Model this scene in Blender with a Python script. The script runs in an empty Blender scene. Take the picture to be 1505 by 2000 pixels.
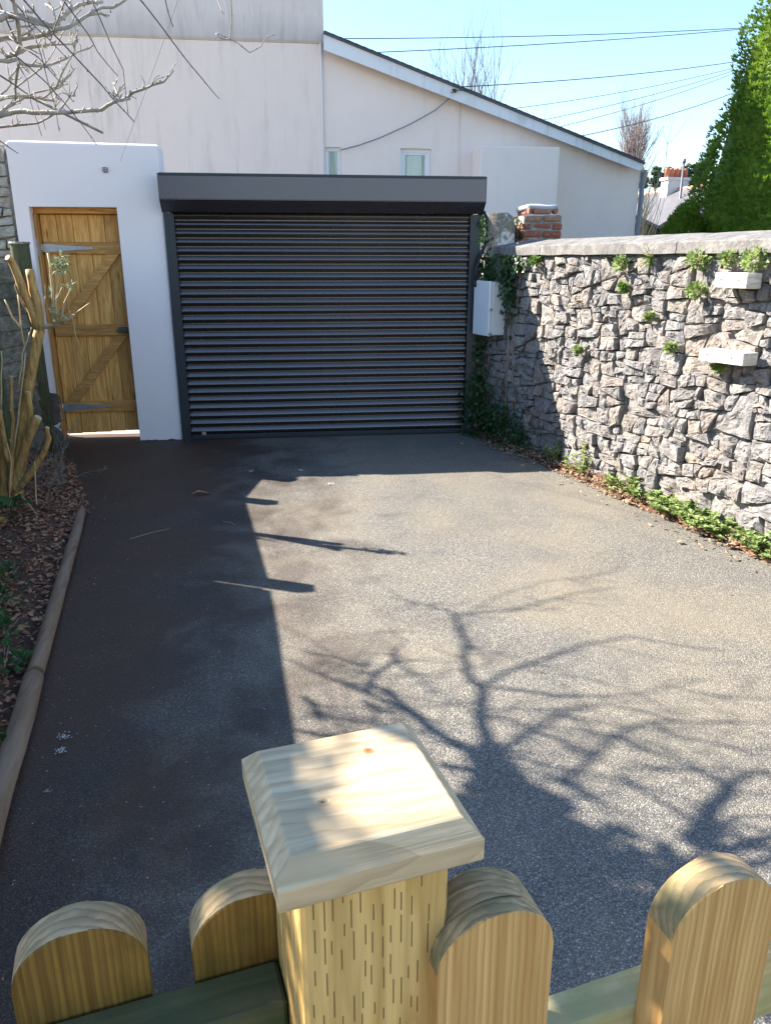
import bpy, bmesh, math, random
from mathutils import Vector, Matrix, Quaternion, noise

# ------------------------------------------------------------------ camera, sky, sun, exposure
scene = bpy.context.scene
col = scene.collection
R = math.radians
cam_data = bpy.data.cameras.new('camera')
cam = bpy.data.objects.new('camera', cam_data)
col.objects.link(cam)
cam.location = (0, 0, 1.7)
cam.rotation_euler = (R(90 - 18.2), 0, R(-7.03))
cam_data.sensor_fit = 'VERTICAL'
cam_data.sensor_height = 36
cam_data.lens = 27.0
cam_data.clip_start = 0.05
cam_data.clip_end = 3000
scene.camera = cam

SUN_TO = Vector((-1.17, 0.575, 1.0)).normalized()      # towards the sun
world = bpy.data.worlds.new('World')
scene.world = world
world.use_nodes = True
wn = world.node_tree.nodes
wl = world.node_tree.links
bg = wn['Background']
sky = wn.new('ShaderNodeTexSky')
sky.sky_type = 'NISHITA'
sky.sun_disc = False
sky.sun_elevation = math.asin(SUN_TO.z)
sky.sun_rotation = math.atan2(SUN_TO.x, SUN_TO.y)
sky.altitude = 0
sky.air_density = 1.4
sky.dust_density = 0.4
sky.ozone_density = 6.0
bg.inputs['Strength'].default_value = 0.086
wl.new(sky.outputs['Color'], bg.inputs['Color'])

sun_data = bpy.data.lights.new('sun', 'SUN')
sun_data.energy = 5.0
sun_data.angle = R(0.45)
sun_data.color = (1.0, 0.94, 0.84)
sun = bpy.data.objects.new('sun', sun_data)
col.objects.link(sun)
sun.rotation_euler = SUN_TO.to_track_quat('Z', 'Y').to_euler()
sun.location = (-12, 6, 14)

scene.view_settings.view_transform = 'Standard'
scene.view_settings.look = 'None'
scene.view_settings.gamma = 1
scene.view_settings.use_curve_mapping = False
scene.view_settings.exposure = 2.0

rnd = random.Random(7)

# ------------------------------------------------------------------ helpers: meshes and objects
class MB:
    """collects shapes in one bmesh; build() links them as one mesh object"""
    def __init__(self, smooth=False):
        self.bm = bmesh.new()
        self.smooth = smooth

    def quad(self, pts):
        vs = [self.bm.verts.new(p) for p in pts]
        return self.bm.faces.new(vs)

    def box(self, c, s, rot=None, bevel=0.0, seg=1):
        m = Matrix.Translation(Vector(c))
        if rot is not None:
            m = m @ (rot.to_4x4() if hasattr(rot, 'to_4x4') else rot)
        m = m @ Matrix.Diagonal((s[0], s[1], s[2], 1))
        r = bmesh.ops.create_cube(self.bm, size=1.0, matrix=m)
        if bevel:
            es = list({e for v in r['verts'] for e in v.link_edges})
            bmesh.ops.bevel(self.bm, geom=es, offset=bevel, segments=seg, affect='EDGES', profile=0.5)
        return r

    def bx(self, x0, x1, y0, y1, z0, z1, bevel=0.0, seg=1):
        return self.box(((x0 + x1) / 2, (y0 + y1) / 2, (z0 + z1) / 2), (x1 - x0, y1 - y0, z1 - z0), None, bevel, seg)

    def prism(self, poly, frm, d):
        """polygon poly (2D) in frame frm=(origin, u, v), pushed along vector d"""
        o, u, v = Vector(frm[0]), Vector(frm[1]), Vector(frm[2])
        d = Vector(d)
        a = [self.bm.verts.new(o + u * p[0] + v * p[1]) for p in poly]
        b = [self.bm.verts.new(x.co + d) for x in a]
        n = len(a)
        f1 = self.bm.faces.new(a)
        f2 = self.bm.faces.new(b[::-1])
        for i in range(n):
            self.bm.faces.new((a[(i + 1) % n], a[i], b[i], b[(i + 1) % n]))
        return f1, f2

    def tube(self, pts, r0, r1=None, n=7, cap=True, wob=0.0, radii=None):
        pts = [Vector(p) for p in pts]
        m = len(pts)
        r1 = r0 if r1 is None else r1
        if m < 2:
            return
        t0 = (pts[1] - pts[0]).normalized()
        up = Vector((0, 0, 1)) if abs(t0.z) < 0.9 else Vector((1, 0, 0))
        nrm = t0.cross(up).normalized()
        rings = []
        prev = t0
        for i, p in enumerate(pts):
            if i == 0: t = t0
            elif i == m - 1: t = (pts[-1] - pts[-2]).normalized()
            else: t = ((pts[i + 1] - p).normalized() + (p - pts[i - 1]).normalized()).normalized()
            if t.length < 1e-6: t = prev
            q = prev.rotation_difference(t)
            nrm = (q @ nrm).normalized()
            prev = t
            bi = t.cross(nrm)
            rr = radii[i] if radii else r0 + (r1 - r0) * i / (m - 1)
            ring = []
            for k in range(n):
                a = 2 * math.pi * k / n
                w = 1 + (rnd.uniform(-wob, wob) if wob else 0)
                ring.append(self.bm.verts.new(p + (nrm * math.cos(a) + bi * math.sin(a)) * rr * w))
            rings.append(ring)
        for i in range(m - 1):
            for k in range(n):
                f = self.bm.faces.new((rings[i][k], rings[i][(k + 1) % n], rings[i + 1][(k + 1) % n], rings[i + 1][k]))
                f.smooth = True
        if cap:
            self.bm.faces.new(rings[0][::-1])
            self.bm.faces.new(rings[-1])

    def blob(self, c, r, sub=1, scale=(1, 1, 1), jit=0.0):
        m = Matrix.Translation(Vector(c)) @ Matrix.Diagonal((r * scale[0], r * scale[1], r * scale[2], 1))
        res = bmesh.ops.create_icosphere(self.bm, subdivisions=sub, radius=1.0, matrix=m)
        if jit:
            for v in res['verts']:
                v.co += Vector((rnd.uniform(-1, 1), rnd.uniform(-1, 1), rnd.uniform(-1, 1))) * r * jit
        for v in res['verts']:
            for f in v.link_faces: f.smooth = True

    def leaf(self, p, d, n, L, W, fold=0.25):
        """a folded, pointed leaf of six vertices"""
        d = d.normalized()
        s = d.cross(n)
        if s.length < 1e-4: s = d.orthogonal()
        s.normalize()
        n = s.cross(d).normalized()
        bm = self.bm
        a = bm.verts.new(p)
        l = bm.verts.new(p + d * L * 0.42 - s * W * 0.5 + n * W * fold)
        r = bm.verts.new(p + d * L * 0.42 + s * W * 0.5 + n * W * fold)
        t = bm.verts.new(p + d * L - n * L * 0.10)
        m = bm.verts.new(p + d * L * 0.45)
        bm.faces.new((a, m, l)); bm.faces.new((l, m, t))
        bm.faces.new((a, r, m)); bm.faces.new((m, r, t))

    def mesh(self, name, mat=None, smooth=None):
        bmesh.ops.recalc_face_normals(self.bm, faces=self.bm.faces[:]) if len(self.bm.faces) < 4000 else None
        me = bpy.data.meshes.new(name)
        self.bm.to_mesh(me)
        self.bm.free()
        sm = self.smooth if smooth is None else smooth
        if sm:
            me.polygons.foreach_set('use_smooth', [True] * len(me.polygons))
        if mat: me.materials.append(mat)
        return me

    def build(self, name, mat, parent=None, smooth=None):
        return link(name, self.mesh(name, mat, smooth), parent)


ORG = {}
def link(name, me, parent=None):
    """link a mesh whose vertices are in world metres under parent, keeping them where they are"""
    o = bpy.data.objects.new(name, me)
    col.objects.link(o)
    if parent is not None:
        o.parent = parent
        org = ORG.get(parent.name, Vector((0, 0, 0)))
        top = parent.parent is None
        if top:
            o.location = -org
        ORG[o.name] = Vector((0, 0, 0))
    return o

def thing(name, label, cat, loc=(0, 0, 0), group=None, rotz=0.0):
    o = bpy.data.objects.new(name, None)
    o.empty_display_size = 0.1
    col.objects.link(o)
    o.location = loc
    o.rotation_euler = (0, 0, rotz)
    ORG[o.name] = Vector(loc)
    tag(o, label, cat, group)
    return o

def tag(o, label=None, cat=None, group=None, kind=None):
    if label: o['label'] = label
    if cat: o['category'] = cat
    if group: o['group'] = group
    if kind: o['kind'] = kind
    return o

def struct(o):
    o['kind'] = 'structure'
    return o

# ------------------------------------------------------------------ helpers: materials
class NT:
    def __init__(self, name):
        self.m = bpy.data.materials.new(name)
        self.m.use_nodes = True
        self.n = self.m.node_tree.nodes
        self.l = self.m.node_tree.links
        self.p = self.n['Principled BSDF']
        self.tc = self.n.new('ShaderNodeTexCoord')

    def co(self, scale=(1, 1, 1), space='Object', rot=(0, 0, 0)):
        mp = self.n.new('ShaderNodeMapping')
        mp.inputs['Scale'].default_value = scale
        mp.inputs['Rotation'].default_value = rot
        self.l.new(self.tc.outputs[space], mp.inputs['Vector'])
        return mp.outputs['Vector']

    def noise(self, v, scale, detail=4, rough=0.55, dist=0.0, out='Fac'):
        t = self.n.new('ShaderNodeTexNoise')
        t.inputs['Scale'].default_value = scale
        t.inputs['Detail'].default_value = detail
        t.inputs['Roughness'].default_value = rough
        t.inputs['Distortion'].default_value = dist
        self.l.new(v, t.inputs['Vector'])
        return t.outputs[out]

    def vor(self, v, scale, feature='F1', out='Distance', rand=1.0):
        t = self.n.new('ShaderNodeTexVoronoi')
        t.feature = feature
        t.inputs['Scale'].default_value = scale
        t.inputs['Randomness'].default_value = rand
        self.l.new(v, t.inputs['Vector'])
        return t.outputs[out]

    def ramp(self, f, stops, interp='LINEAR'):
        r = self.n.new('ShaderNodeValToRGB')
        r.color_ramp.interpolation = interp
        e = r.color_ramp.elements
        while len(e) < len(stops): e.new(0.5)
        for el, (pos, c) in zip(e, stops):
            el.position = pos
            if not hasattr(c, '__len__'): c = (c, c, c)
            el.color = (c[0], c[1], c[2], 1)
        self.l.new(f, r.inputs['Fac'])
        return r.outputs['Color']

    def mix(self, f, a, b, blend='MIX'):
        x = self.n.new('ShaderNodeMix')
        x.data_type = 'RGBA'
        x.blend_type = blend
        for s, val in ((0, f), (6, a), (7, b)):
            if hasattr(val, 'links') or hasattr(val, 'is_linked'):
                self.l.new(val, x.inputs[s])
            else:
                if s == 0: x.inputs[0].default_value = val
                else: x.inputs[s].default_value = (val[0], val[1], val[2], 1)
        return x.outputs[2]

    def math(self, op, a, b=None):
        x = self.n.new('ShaderNodeMath')
        x.operation = op
        for i, val in enumerate((a, b)):
            if val is None: continue
            if hasattr(val, 'is_linked'): self.l.new(val, x.inputs[i])
            else: x.inputs[i].default_value = val
        return x.outputs[0]

    def bump(self, h, strength=0.3, dist=0.01, prev=None):
        b = self.n.new('ShaderNodeBump')
        b.inputs['Strength'].default_value = strength
        b.inputs['Distance'].default_value = dist
        self.l.new(h, b.inputs['Height'])
        if prev is not None: self.l.new(prev, b.inputs['Normal'])
        return b.outputs['Normal']

    def rand(self):
        o = self.n.new('ShaderNodeObjectInfo')
        return o.outputs['Random']

    def sep(self, v):
        s = self.n.new('ShaderNodeSeparateXYZ')
        self.l.new(v, s.inputs[0])
        return s.outputs

    def done(self, color=None, rough=0.7, normal=None, metal=0.0, spec=0.5, **kw):
        p = self.p
        if color is not None:
            if hasattr(color, 'is_linked'): self.l.new(color, p.inputs['Base Color'])
            else: p.inputs['Base Color'].default_value = (*color, 1)
        if hasattr(rough, 'is_linked'): self.l.new(rough, p.inputs['Roughness'])
        else: p.inputs['Roughness'].default_value = rough
        if normal is not None: self.l.new(normal, p.inputs['Normal'])
        p.inputs['Metallic'].default_value = metal
        p.inputs['Specular IOR Level'].default_value = spec
        return self.m


def plain(name, a, b=None, scale=8, rough=0.7, bump=0.0, bscale=60, metal=0.0, spec=0.5, stretch=(1, 1, 1)):
    t = NT(name)
    v = t.co(stretch)
    b = b or tuple(x * 0.8 for x in a)
    c = t.ramp(t.noise(v, scale, 5, 0.6), [(0.3, b), (0.7, a)])
    nm = t.bump(t.noise(v, bscale, 3), bump, 0.004) if bump else None
    return t.done(c, rough, nm, metal, spec)

def wood(name, light, dark, axis='Z', across=55, along=3.0, rough=0.65, green=None, vary=0.25, grey=None, spec=0.3, knots=True, figure=0.0):
    t = NT(name)
    sc = {'X': (along, across, across), 'Y': (across, along, across), 'Z': (across, across, along)}[axis]
    sc2 = {'X': (1.2, 9, 9), 'Y': (9, 1.2, 9), 'Z': (9, 9, 1.2)}[axis]
    ad = t.n.new('ShaderNodeVectorMath'); ad.operation = 'ADD'
    rv = t.n.new('ShaderNodeCombineXYZ')
    k = t.math('MULTIPLY', t.rand(), 37.0)
    for i in range(3): t.l.new(k, rv.inputs[i])
    t.l.new(t.tc.outputs['Object'], ad.inputs[0]); t.l.new(rv.outputs[0], ad.inputs[1])
    def co(s):
        mp = t.n.new('ShaderNodeMapping'); mp.inputs['Scale'].default_value = s
        t.l.new(ad.outputs[0], mp.inputs['Vector']); return mp.outputs['Vector']
    warp = t.noise(co(sc2), 1.0, 3, 0.5)
    f1 = t.noise(co(sc), 1.0, 4, 0.6, 0.6 + figure)
    rings = t.math('FRACT', t.math('MULTIPLY', t.math('ADD', warp, t.math('MULTIPLY', f1, 0.08)), 9.0))
    c = t.ramp(rings, [(0.0, dark), (0.25, light), (0.75, light), (1.0, dark)])
    c = t.mix(t.ramp(f1, [(0.35, 0.75), (0.6, 0.0)]), c, tuple(x * 0.72 for x in dark))
    big = t.noise(co((3, 3, 3)), 1.2, 3)
    c = t.mix(t.ramp(big, [(0.4, 0.0), (0.75, 0.5)]), c, tuple(x * 0.7 for x in light))
    if knots:
        ks = {'X': (2.2, 11, 11), 'Y': (11, 2.2, 11), 'Z': (11, 11, 2.2)}[axis]
        kd = t.vor(co(ks), 1.0)
        c = t.mix(t.ramp(kd, [(0.05, 0.85), (0.13, 0.0)]), c, tuple(x * 0.35 for x in dark))
    if grey:
        g = t.noise(co(tuple(x * 2.0 for x in sc2)), 1.0, 4)
        c = t.mix(t.ramp(g, [(0.35, 0.0), (0.65, 0.9)]), c, grey)
    if green:
        g = t.noise(co((7, 7, 7)), 1.6, 5, 0.65)
        c = t.mix(t.ramp(g, [(0.42, 0.0), (0.66, 0.85)]), c, green)
    val = t.math('ADD', t.math('MULTIPLY', t.rand(), vary), 1.0 - vary * 0.6)
    hs = t.n.new('ShaderNodeHueSaturation')
    t.l.new(val, hs.inputs['Value']); t.l.new(c, hs.inputs['Color'])
    nm = t.bump(f1, 0.35, 0.002)
    return t.done(hs.outputs['Color'], rough, nm, 0.0, spec)

def banded(m, axis='Y', scale=30, dist=4.0, dark=(.25, .15, .07), amount=.6, dscale=.5, rot=(.55, .12, .13)):
    nt = m.node_tree; n = nt.nodes; l = nt.links
    tc = n.new('ShaderNodeTexCoord'); w = n.new('ShaderNodeTexWave')
    mp = n.new('ShaderNodeMapping'); mp.inputs['Rotation'].default_value = rot
    l.new(tc.outputs['Object'], mp.inputs['Vector'])
    w.bands_direction = axis; w.wave_profile = 'SAW'
    w.inputs['Scale'].default_value = scale; w.inputs['Distortion'].default_value = dist
    w.inputs['Detail'].default_value = 2.0; w.inputs['Detail Scale'].default_value = dscale
    l.new(mp.outputs['Vector'], w.inputs['Vector'])
    r = n.new('ShaderNodeValToRGB'); r.color_ramp.elements[0].position = .35; r.color_ramp.elements[0].color = (0, 0, 0, 1)
    r.color_ramp.elements[1].position = .97; r.color_ramp.elements[1].color = (amount, amount, amount, 1)
    l.new(w.outputs['Fac'], r.inputs['Fac'])
    p = n['Principled BSDF']; old = p.inputs['Base Color'].links[0].from_socket
    mx = n.new('ShaderNodeMix'); mx.data_type = 'RGBA'
    l.new(r.outputs['Color'], mx.inputs[0]); l.new(old, mx.inputs[6]); mx.inputs[7].default_value = (*dark, 1)
    l.new(mx.outputs[2], p.inputs['Base Color'])
    return m

def leafmat(name, a, b, rough=0.5, trans=0.25):
    t = NT(name)
    v = t.co((1, 1, 1))
    n1 = t.noise(v, 14, 3)
    c = t.ramp(n1, [(0.3, b), (0.7, a)])
    m = t.done(c, rough, None, 0, 0.35)
    tr = t.n.new('ShaderNodeBsdfTranslucent')
    mx = t.n.new('ShaderNodeMixShader')
    mx.inputs[0].default_value = trans
    t.l.new(c, tr.inputs['Color'])
    t.l.new(t.p.outputs[0], mx.inputs[1]); t.l.new(tr.outputs[0], mx.inputs[2])
    t.l.new(mx.outputs[0], t.n['Material Output'].inputs['Surface'])
    return m

# ---- measured centre lines, in metres
SHADE = [
  ([(-2.574,3.673,2.9),(-2.722,3.81,2.95),(-2.847,4.036,3.0)],0.033,0.027),
  ([(-2.847,4.036,3.0),(-2.876,4.294,3.05),(-2.878,4.511,3.1)],0.0216,0.0168),
  ([(-2.878,4.511,3.1),(-3.014,4.7,3.183),(-3.059,5.029,3.267),(-3.137,5.384,3.35)],0.0156,0.0108),
  ([(-3.137,5.384,3.35),(-2.921,5.401,3.388),(-2.7,5.536,3.425),(-2.54,5.61,3.462),(-2.341,5.698,3.5)],0.0084,0.0036),
  ([(-3.063,5.444,3.38),(-2.895,5.651,3.42),(-2.632,5.8,3.46),(-2.48,5.833,3.5)],0.0054,0.0024),
  ([(-3.137,5.384,3.35),(-3.259,5.495,3.375),(-3.403,5.582,3.4)],0.006,0.0024),
  ([(-2.868,4.547,3.1),(-2.81,4.661,3.15),(-2.647,4.811,3.2),(-2.503,4.929,3.25),(-2.311,5.024,3.3),(-2.2,4.935,3.35),(-2.062,4.893,3.4)],0.012,0.0042),
  ([(-2.863,4.528,3.1),(-2.827,4.526,3.15),(-2.759,4.502,3.2),(-2.587,4.493,3.25),(-2.495,4.512,3.3),(-2.43,4.582,3.35),(-2.249,4.659,3.4)],0.0096,0.0036),
  ([(-2.368,4.577,3.4),(-2.338,4.539,3.45),(-2.213,4.527,3.5)],0.0084,0.0042),
  ([(-2.874,4.046,3.05),(-2.818,4.185,3.112),(-2.8,4.273,3.175),(-2.767,4.395,3.237),(-2.662,4.479,3.3)],0.0156,0.006),
  ([(-2.643,3.822,3.0),(-2.646,3.912,3.057),(-2.606,4.041,3.114),(-2.598,4.123,3.171),(-2.559,4.25,3.229),(-2.518,4.31,3.286),(-2.359,4.307,3.343),(-2.192,4.319,3.4)],0.0144,0.0054),
  ([(-2.85,4.022,3.0),(-2.865,4.035,2.925),(-2.846,4.106,2.85),(-2.812,4.184,2.775),(-2.833,4.352,2.7)],0.0216,0.0144),
  ([(-1.985,3.35,2.7),(-1.925,3.467,2.74),(-1.884,3.572,2.78),(-1.858,3.648,2.82),(-1.823,3.706,2.86),(-1.776,3.75,2.9)],0.03,0.0072),
  ([(-1.849,3.626,2.8),(-1.941,3.736,2.85),(-2.03,3.822,2.9)],0.0072,0.0036),
  ([(-1.985,3.35,2.7),(-1.884,3.285,2.65),(-1.803,3.214,2.6)],0.027,0.021),
  ([(-2.5,3.643,2.85),(-2.579,3.72,2.867),(-2.695,3.681,2.883),(-2.815,3.739,2.9)],0.012,0.0072),
  ([(-2.546,3.806,2.9),(-2.496,3.799,2.9),(-2.486,3.735,2.9),(-2.445,3.669,2.9)],0.0108,0.0072),
  ([(-2.817,4.265,3.0),(-2.744,4.237,3.033),(-2.663,4.131,3.067),(-2.575,4.045,3.1)],0.006,0.003),
  ([(-2.804,4.178,3.1),(-2.689,4.133,3.1),(-2.598,4.034,3.1)],0.0072,0.0036),
  ([(-2.898,4.352,3.1),(-2.791,4.377,3.15),(-2.734,4.341,3.2)],0.0048,0.0024),
  ([(-3.092,5.023,3.3),(-3.056,4.893,3.325),(-3.047,4.925,3.35)],0.006,0.0048),
  ([(-2.902,3.916,2.9),(-2.785,3.861,2.9),(-2.686,3.849,2.9)],0.018,0.012),
  ([(-2.762,4.263,3.2),(-2.698,4.253,3.233),(-2.647,4.215,3.267),(-2.643,4.126,3.3)],0.0048,0.0024),
  ([(-2.3,3.775,2.9),(-2.267,3.696,2.9),(-2.215,3.629,2.9),(-2.146,3.498,2.9)],0.0084,0.0036),
  ([(-2.447,3.863,3.0),(-2.37,3.901,3.05),(-2.268,3.897,3.1)],0.0048,0.0024),
  ([(-2.417,4.26,3.2),(-2.406,4.186,3.233),(-2.342,4.132,3.267),(-2.257,4.121,3.3)],0.006,0.0024),
  ([(-2.619,4.438,3.3),(-2.559,4.41,3.333),(-2.382,4.42,3.367),(-2.26,4.368,3.4)],0.0048,0.0024),
  ([(-2.667,4.015,2.7),(-2.756,4.141,2.725),(-2.873,4.261,2.75),(-2.984,4.363,2.775),(-3.125,4.489,2.8),(-3.28,4.631,2.825),(-3.398,4.739,2.85)],0.0132,0.0048),
  ([(-2.963,4.357,2.75),(-2.929,4.536,2.788),(-2.924,4.623,2.825),(-2.932,4.715,2.862),(-2.971,4.804,2.9)],0.0132,0.0072),
  ([(-3.041,4.63,2.85),(-3.141,4.706,2.825),(-3.279,4.769,2.8)],0.0072,0.0042),
  ([(-3.006,4.538,2.8),(-3.074,4.577,2.8),(-3.18,4.69,2.8)],0.0072,0.0036),
  ([(-3.066,4.46,2.75),(-3.042,4.432,2.75),(-2.955,4.349,2.75)],0.0072,0.0084),
  ([(-3.044,4.271,2.6),(-3.012,4.221,2.6),(-2.986,4.151,2.6),(-2.98,4.1,2.6)],0.012,0.0108),
  ([(-2.978,4.143,2.6),(-2.916,4.099,2.6),(-2.854,4.071,2.6)],0.006,0.0036),
  ([(-2.924,4.69,2.85),(-2.938,4.586,2.9),(-2.923,4.423,2.95)],0.0072,0.0048),
  ([(-2.919,4.26,2.7),(-2.881,4.188,2.7),(-2.897,4.112,2.7)],0.0108,0.0048),
  ([(-3.009,4.013,2.55),(-2.982,3.98,2.575),(-2.954,3.975,2.6)],0.0108,0.006),
]
BRANCH = [
  ([(-1.1,3.0,2.126),(-0.929,2.99,2.158),(-0.882,2.98,2.168),(-0.843,2.97,2.17),(-0.812,2.96,2.163),(-0.735,2.95,2.163),(-0.666,2.94,2.167),(-0.585,2.93,2.172),(-0.562,2.92,2.184),(-0.536,2.91,2.195),(-0.498,2.9,2.202),(-0.471,2.89,2.219),(-0.433,2.88,2.229),(-0.408,2.87,2.238),(-0.37,2.86,2.246),(-0.334,2.85,2.277)],0.0091,0.0029),
  ([(-1.107,3.1,2.118),(-0.952,3.09,2.138),(-0.894,3.08,2.143),(-0.833,3.07,2.149),(-0.805,3.06,2.159),(-0.77,3.05,2.174)],0.0048,0.0029),
  ([(-0.915,2.7,2.36),(-0.807,2.721,2.374),(-0.795,2.742,2.388),(-0.76,2.763,2.392),(-0.738,2.783,2.39),(-0.703,2.804,2.383),(-0.685,2.825,2.384),(-0.673,2.846,2.402),(-0.654,2.867,2.425),(-0.632,2.888,2.448),(-0.61,2.908,2.468),(-0.582,2.929,2.48),(-0.551,2.95,2.488)],0.0106,0.0043),
  ([(-0.686,2.8,2.369),(-0.641,2.819,2.38),(-0.613,2.837,2.399),(-0.581,2.856,2.425),(-0.568,2.875,2.441),(-0.545,2.894,2.458),(-0.517,2.913,2.464),(-0.481,2.931,2.49),(-0.456,2.95,2.513)],0.0062,0.0034),
  ([(-0.58,2.85,2.423),(-0.555,2.9,2.442),(-0.536,2.95,2.45)],0.0038,0.0029),
  ([(-0.962,2.9,2.354),(-0.869,2.9,2.36),(-0.844,2.9,2.366),(-0.807,2.9,2.363),(-0.766,2.9,2.371),(-0.718,2.9,2.38),(-0.692,2.9,2.39)],0.0077,0.0058),
  ([(-0.858,2.9,2.312),(-0.808,2.91,2.332),(-0.794,2.92,2.345),(-0.765,2.93,2.351),(-0.732,2.94,2.359),(-0.714,2.95,2.37)],0.0067,0.0043),
  ([(-0.716,2.9,2.35),(-0.658,2.925,2.36),(-0.644,2.95,2.372)],0.0029,0.0024),
  ([(-0.937,2.8,2.282),(-0.851,2.821,2.286),(-0.833,2.842,2.288),(-0.814,2.862,2.299),(-0.803,2.883,2.292),(-0.784,2.904,2.291),(-0.755,2.925,2.294),(-0.735,2.946,2.303),(-0.706,2.967,2.321),(-0.684,2.988,2.335),(-0.66,3.008,2.356),(-0.624,3.029,2.373),(-0.619,3.05,2.387)],0.0062,0.0024),
  ([(-0.764,2.7,2.432),(-0.766,2.721,2.423),(-0.766,2.743,2.389),(-0.771,2.764,2.355),(-0.779,2.786,2.319),(-0.799,2.807,2.301),(-0.83,2.829,2.302),(-0.853,2.85,2.318)],0.0062,0.0058),
  ([(-0.792,2.8,2.286),(-0.826,2.875,2.238),(-0.862,2.95,2.198)],0.0043,0.0034),
  ([(-1.024,3.0,2.197),(-0.928,3.008,2.207),(-0.896,3.017,2.22),(-0.862,3.025,2.225),(-0.826,3.033,2.223),(-0.792,3.042,2.216),(-0.755,3.05,2.213)],0.0058,0.0029),
  ([(-0.968,3.0,2.14),(-0.935,3.013,2.168),(-0.91,3.025,2.189),(-0.871,3.037,2.212),(-0.853,3.05,2.228)],0.0062,0.0038),
  ([(-0.732,2.95,2.234),(-0.707,2.95,2.279),(-0.683,2.95,2.313),(-0.66,2.95,2.343),(-0.651,2.95,2.369),(-0.645,2.95,2.392)],0.0034,0.0024),
  ([(-0.784,3.0,2.215),(-0.744,3.0,2.243),(-0.708,3.0,2.274),(-0.671,3.0,2.307)],0.0034,0.0019),
  ([(-0.832,3.0,2.22),(-0.808,3.0,2.23),(-0.764,3.0,2.24),(-0.737,3.0,2.252),(-0.7,3.0,2.284)],0.0038,0.0019),
  ([(-0.843,2.9,2.222),(-0.796,2.917,2.259),(-0.758,2.933,2.292),(-0.736,2.95,2.323)],0.0029,0.0019),
  ([(-0.725,2.95,2.234),(-0.71,2.975,2.251),(-0.699,3.0,2.262)],0.0019,0.0014),
  ([(-0.534,2.85,2.191),(-0.517,2.875,2.216),(-0.5,2.9,2.245)],0.0029,0.0019),
  ([(-0.514,2.85,2.197),(-0.526,2.875,2.222),(-0.534,2.9,2.246)],0.0024,0.0024),
  ([(-0.519,2.85,2.185),(-0.5,2.875,2.193),(-0.486,2.9,2.201)],0.0034,0.0034),
  ([(-0.67,2.8,2.396),(-0.685,2.85,2.436),(-0.717,2.9,2.462)],0.0029,0.0024),
  ([(-0.622,2.8,2.425),(-0.622,2.825,2.448),(-0.627,2.85,2.474)],0.0038,0.0034),
  ([(-0.736,3.0,2.176),(-0.716,3.0,2.204),(-0.698,3.0,2.223),(-0.681,3.0,2.223)],0.0029,0.0024),
  ([(-0.759,3.0,2.178),(-0.749,3.025,2.205),(-0.74,3.05,2.225)],0.0024,0.0024),
  ([(-0.775,2.8,2.374),(-0.76,2.825,2.381),(-0.748,2.85,2.396)],0.0034,0.0024),
  ([(-0.792,2.85,2.361),(-0.769,2.85,2.37),(-0.76,2.85,2.376)],0.0034,0.0024),
  ([(-0.907,2.95,2.215),(-0.887,2.95,2.228),(-0.873,2.95,2.243),(-0.872,2.95,2.275)],0.0034,0.0019),
  ([(-0.854,2.9,2.251),(-0.839,2.925,2.28),(-0.842,2.95,2.294)],0.0029,0.0024),
  ([(-0.738,2.75,2.403),(-0.733,2.775,2.407),(-0.729,2.8,2.421)],0.0043,0.0034),
  ([(-0.139,2.9,2.529),(-0.142,2.904,2.494),(-0.142,2.908,2.434),(-0.149,2.912,2.385),(-0.172,2.915,2.385),(-0.189,2.919,2.395),(-0.194,2.923,2.402),(-0.182,2.927,2.401),(-0.15,2.931,2.39),(-0.124,2.935,2.379),(-0.09,2.938,2.354),(-0.053,2.942,2.373),(-0.034,2.946,2.4),(-0.007,2.95,2.411)],0.0022,0.0014),
]
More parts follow.
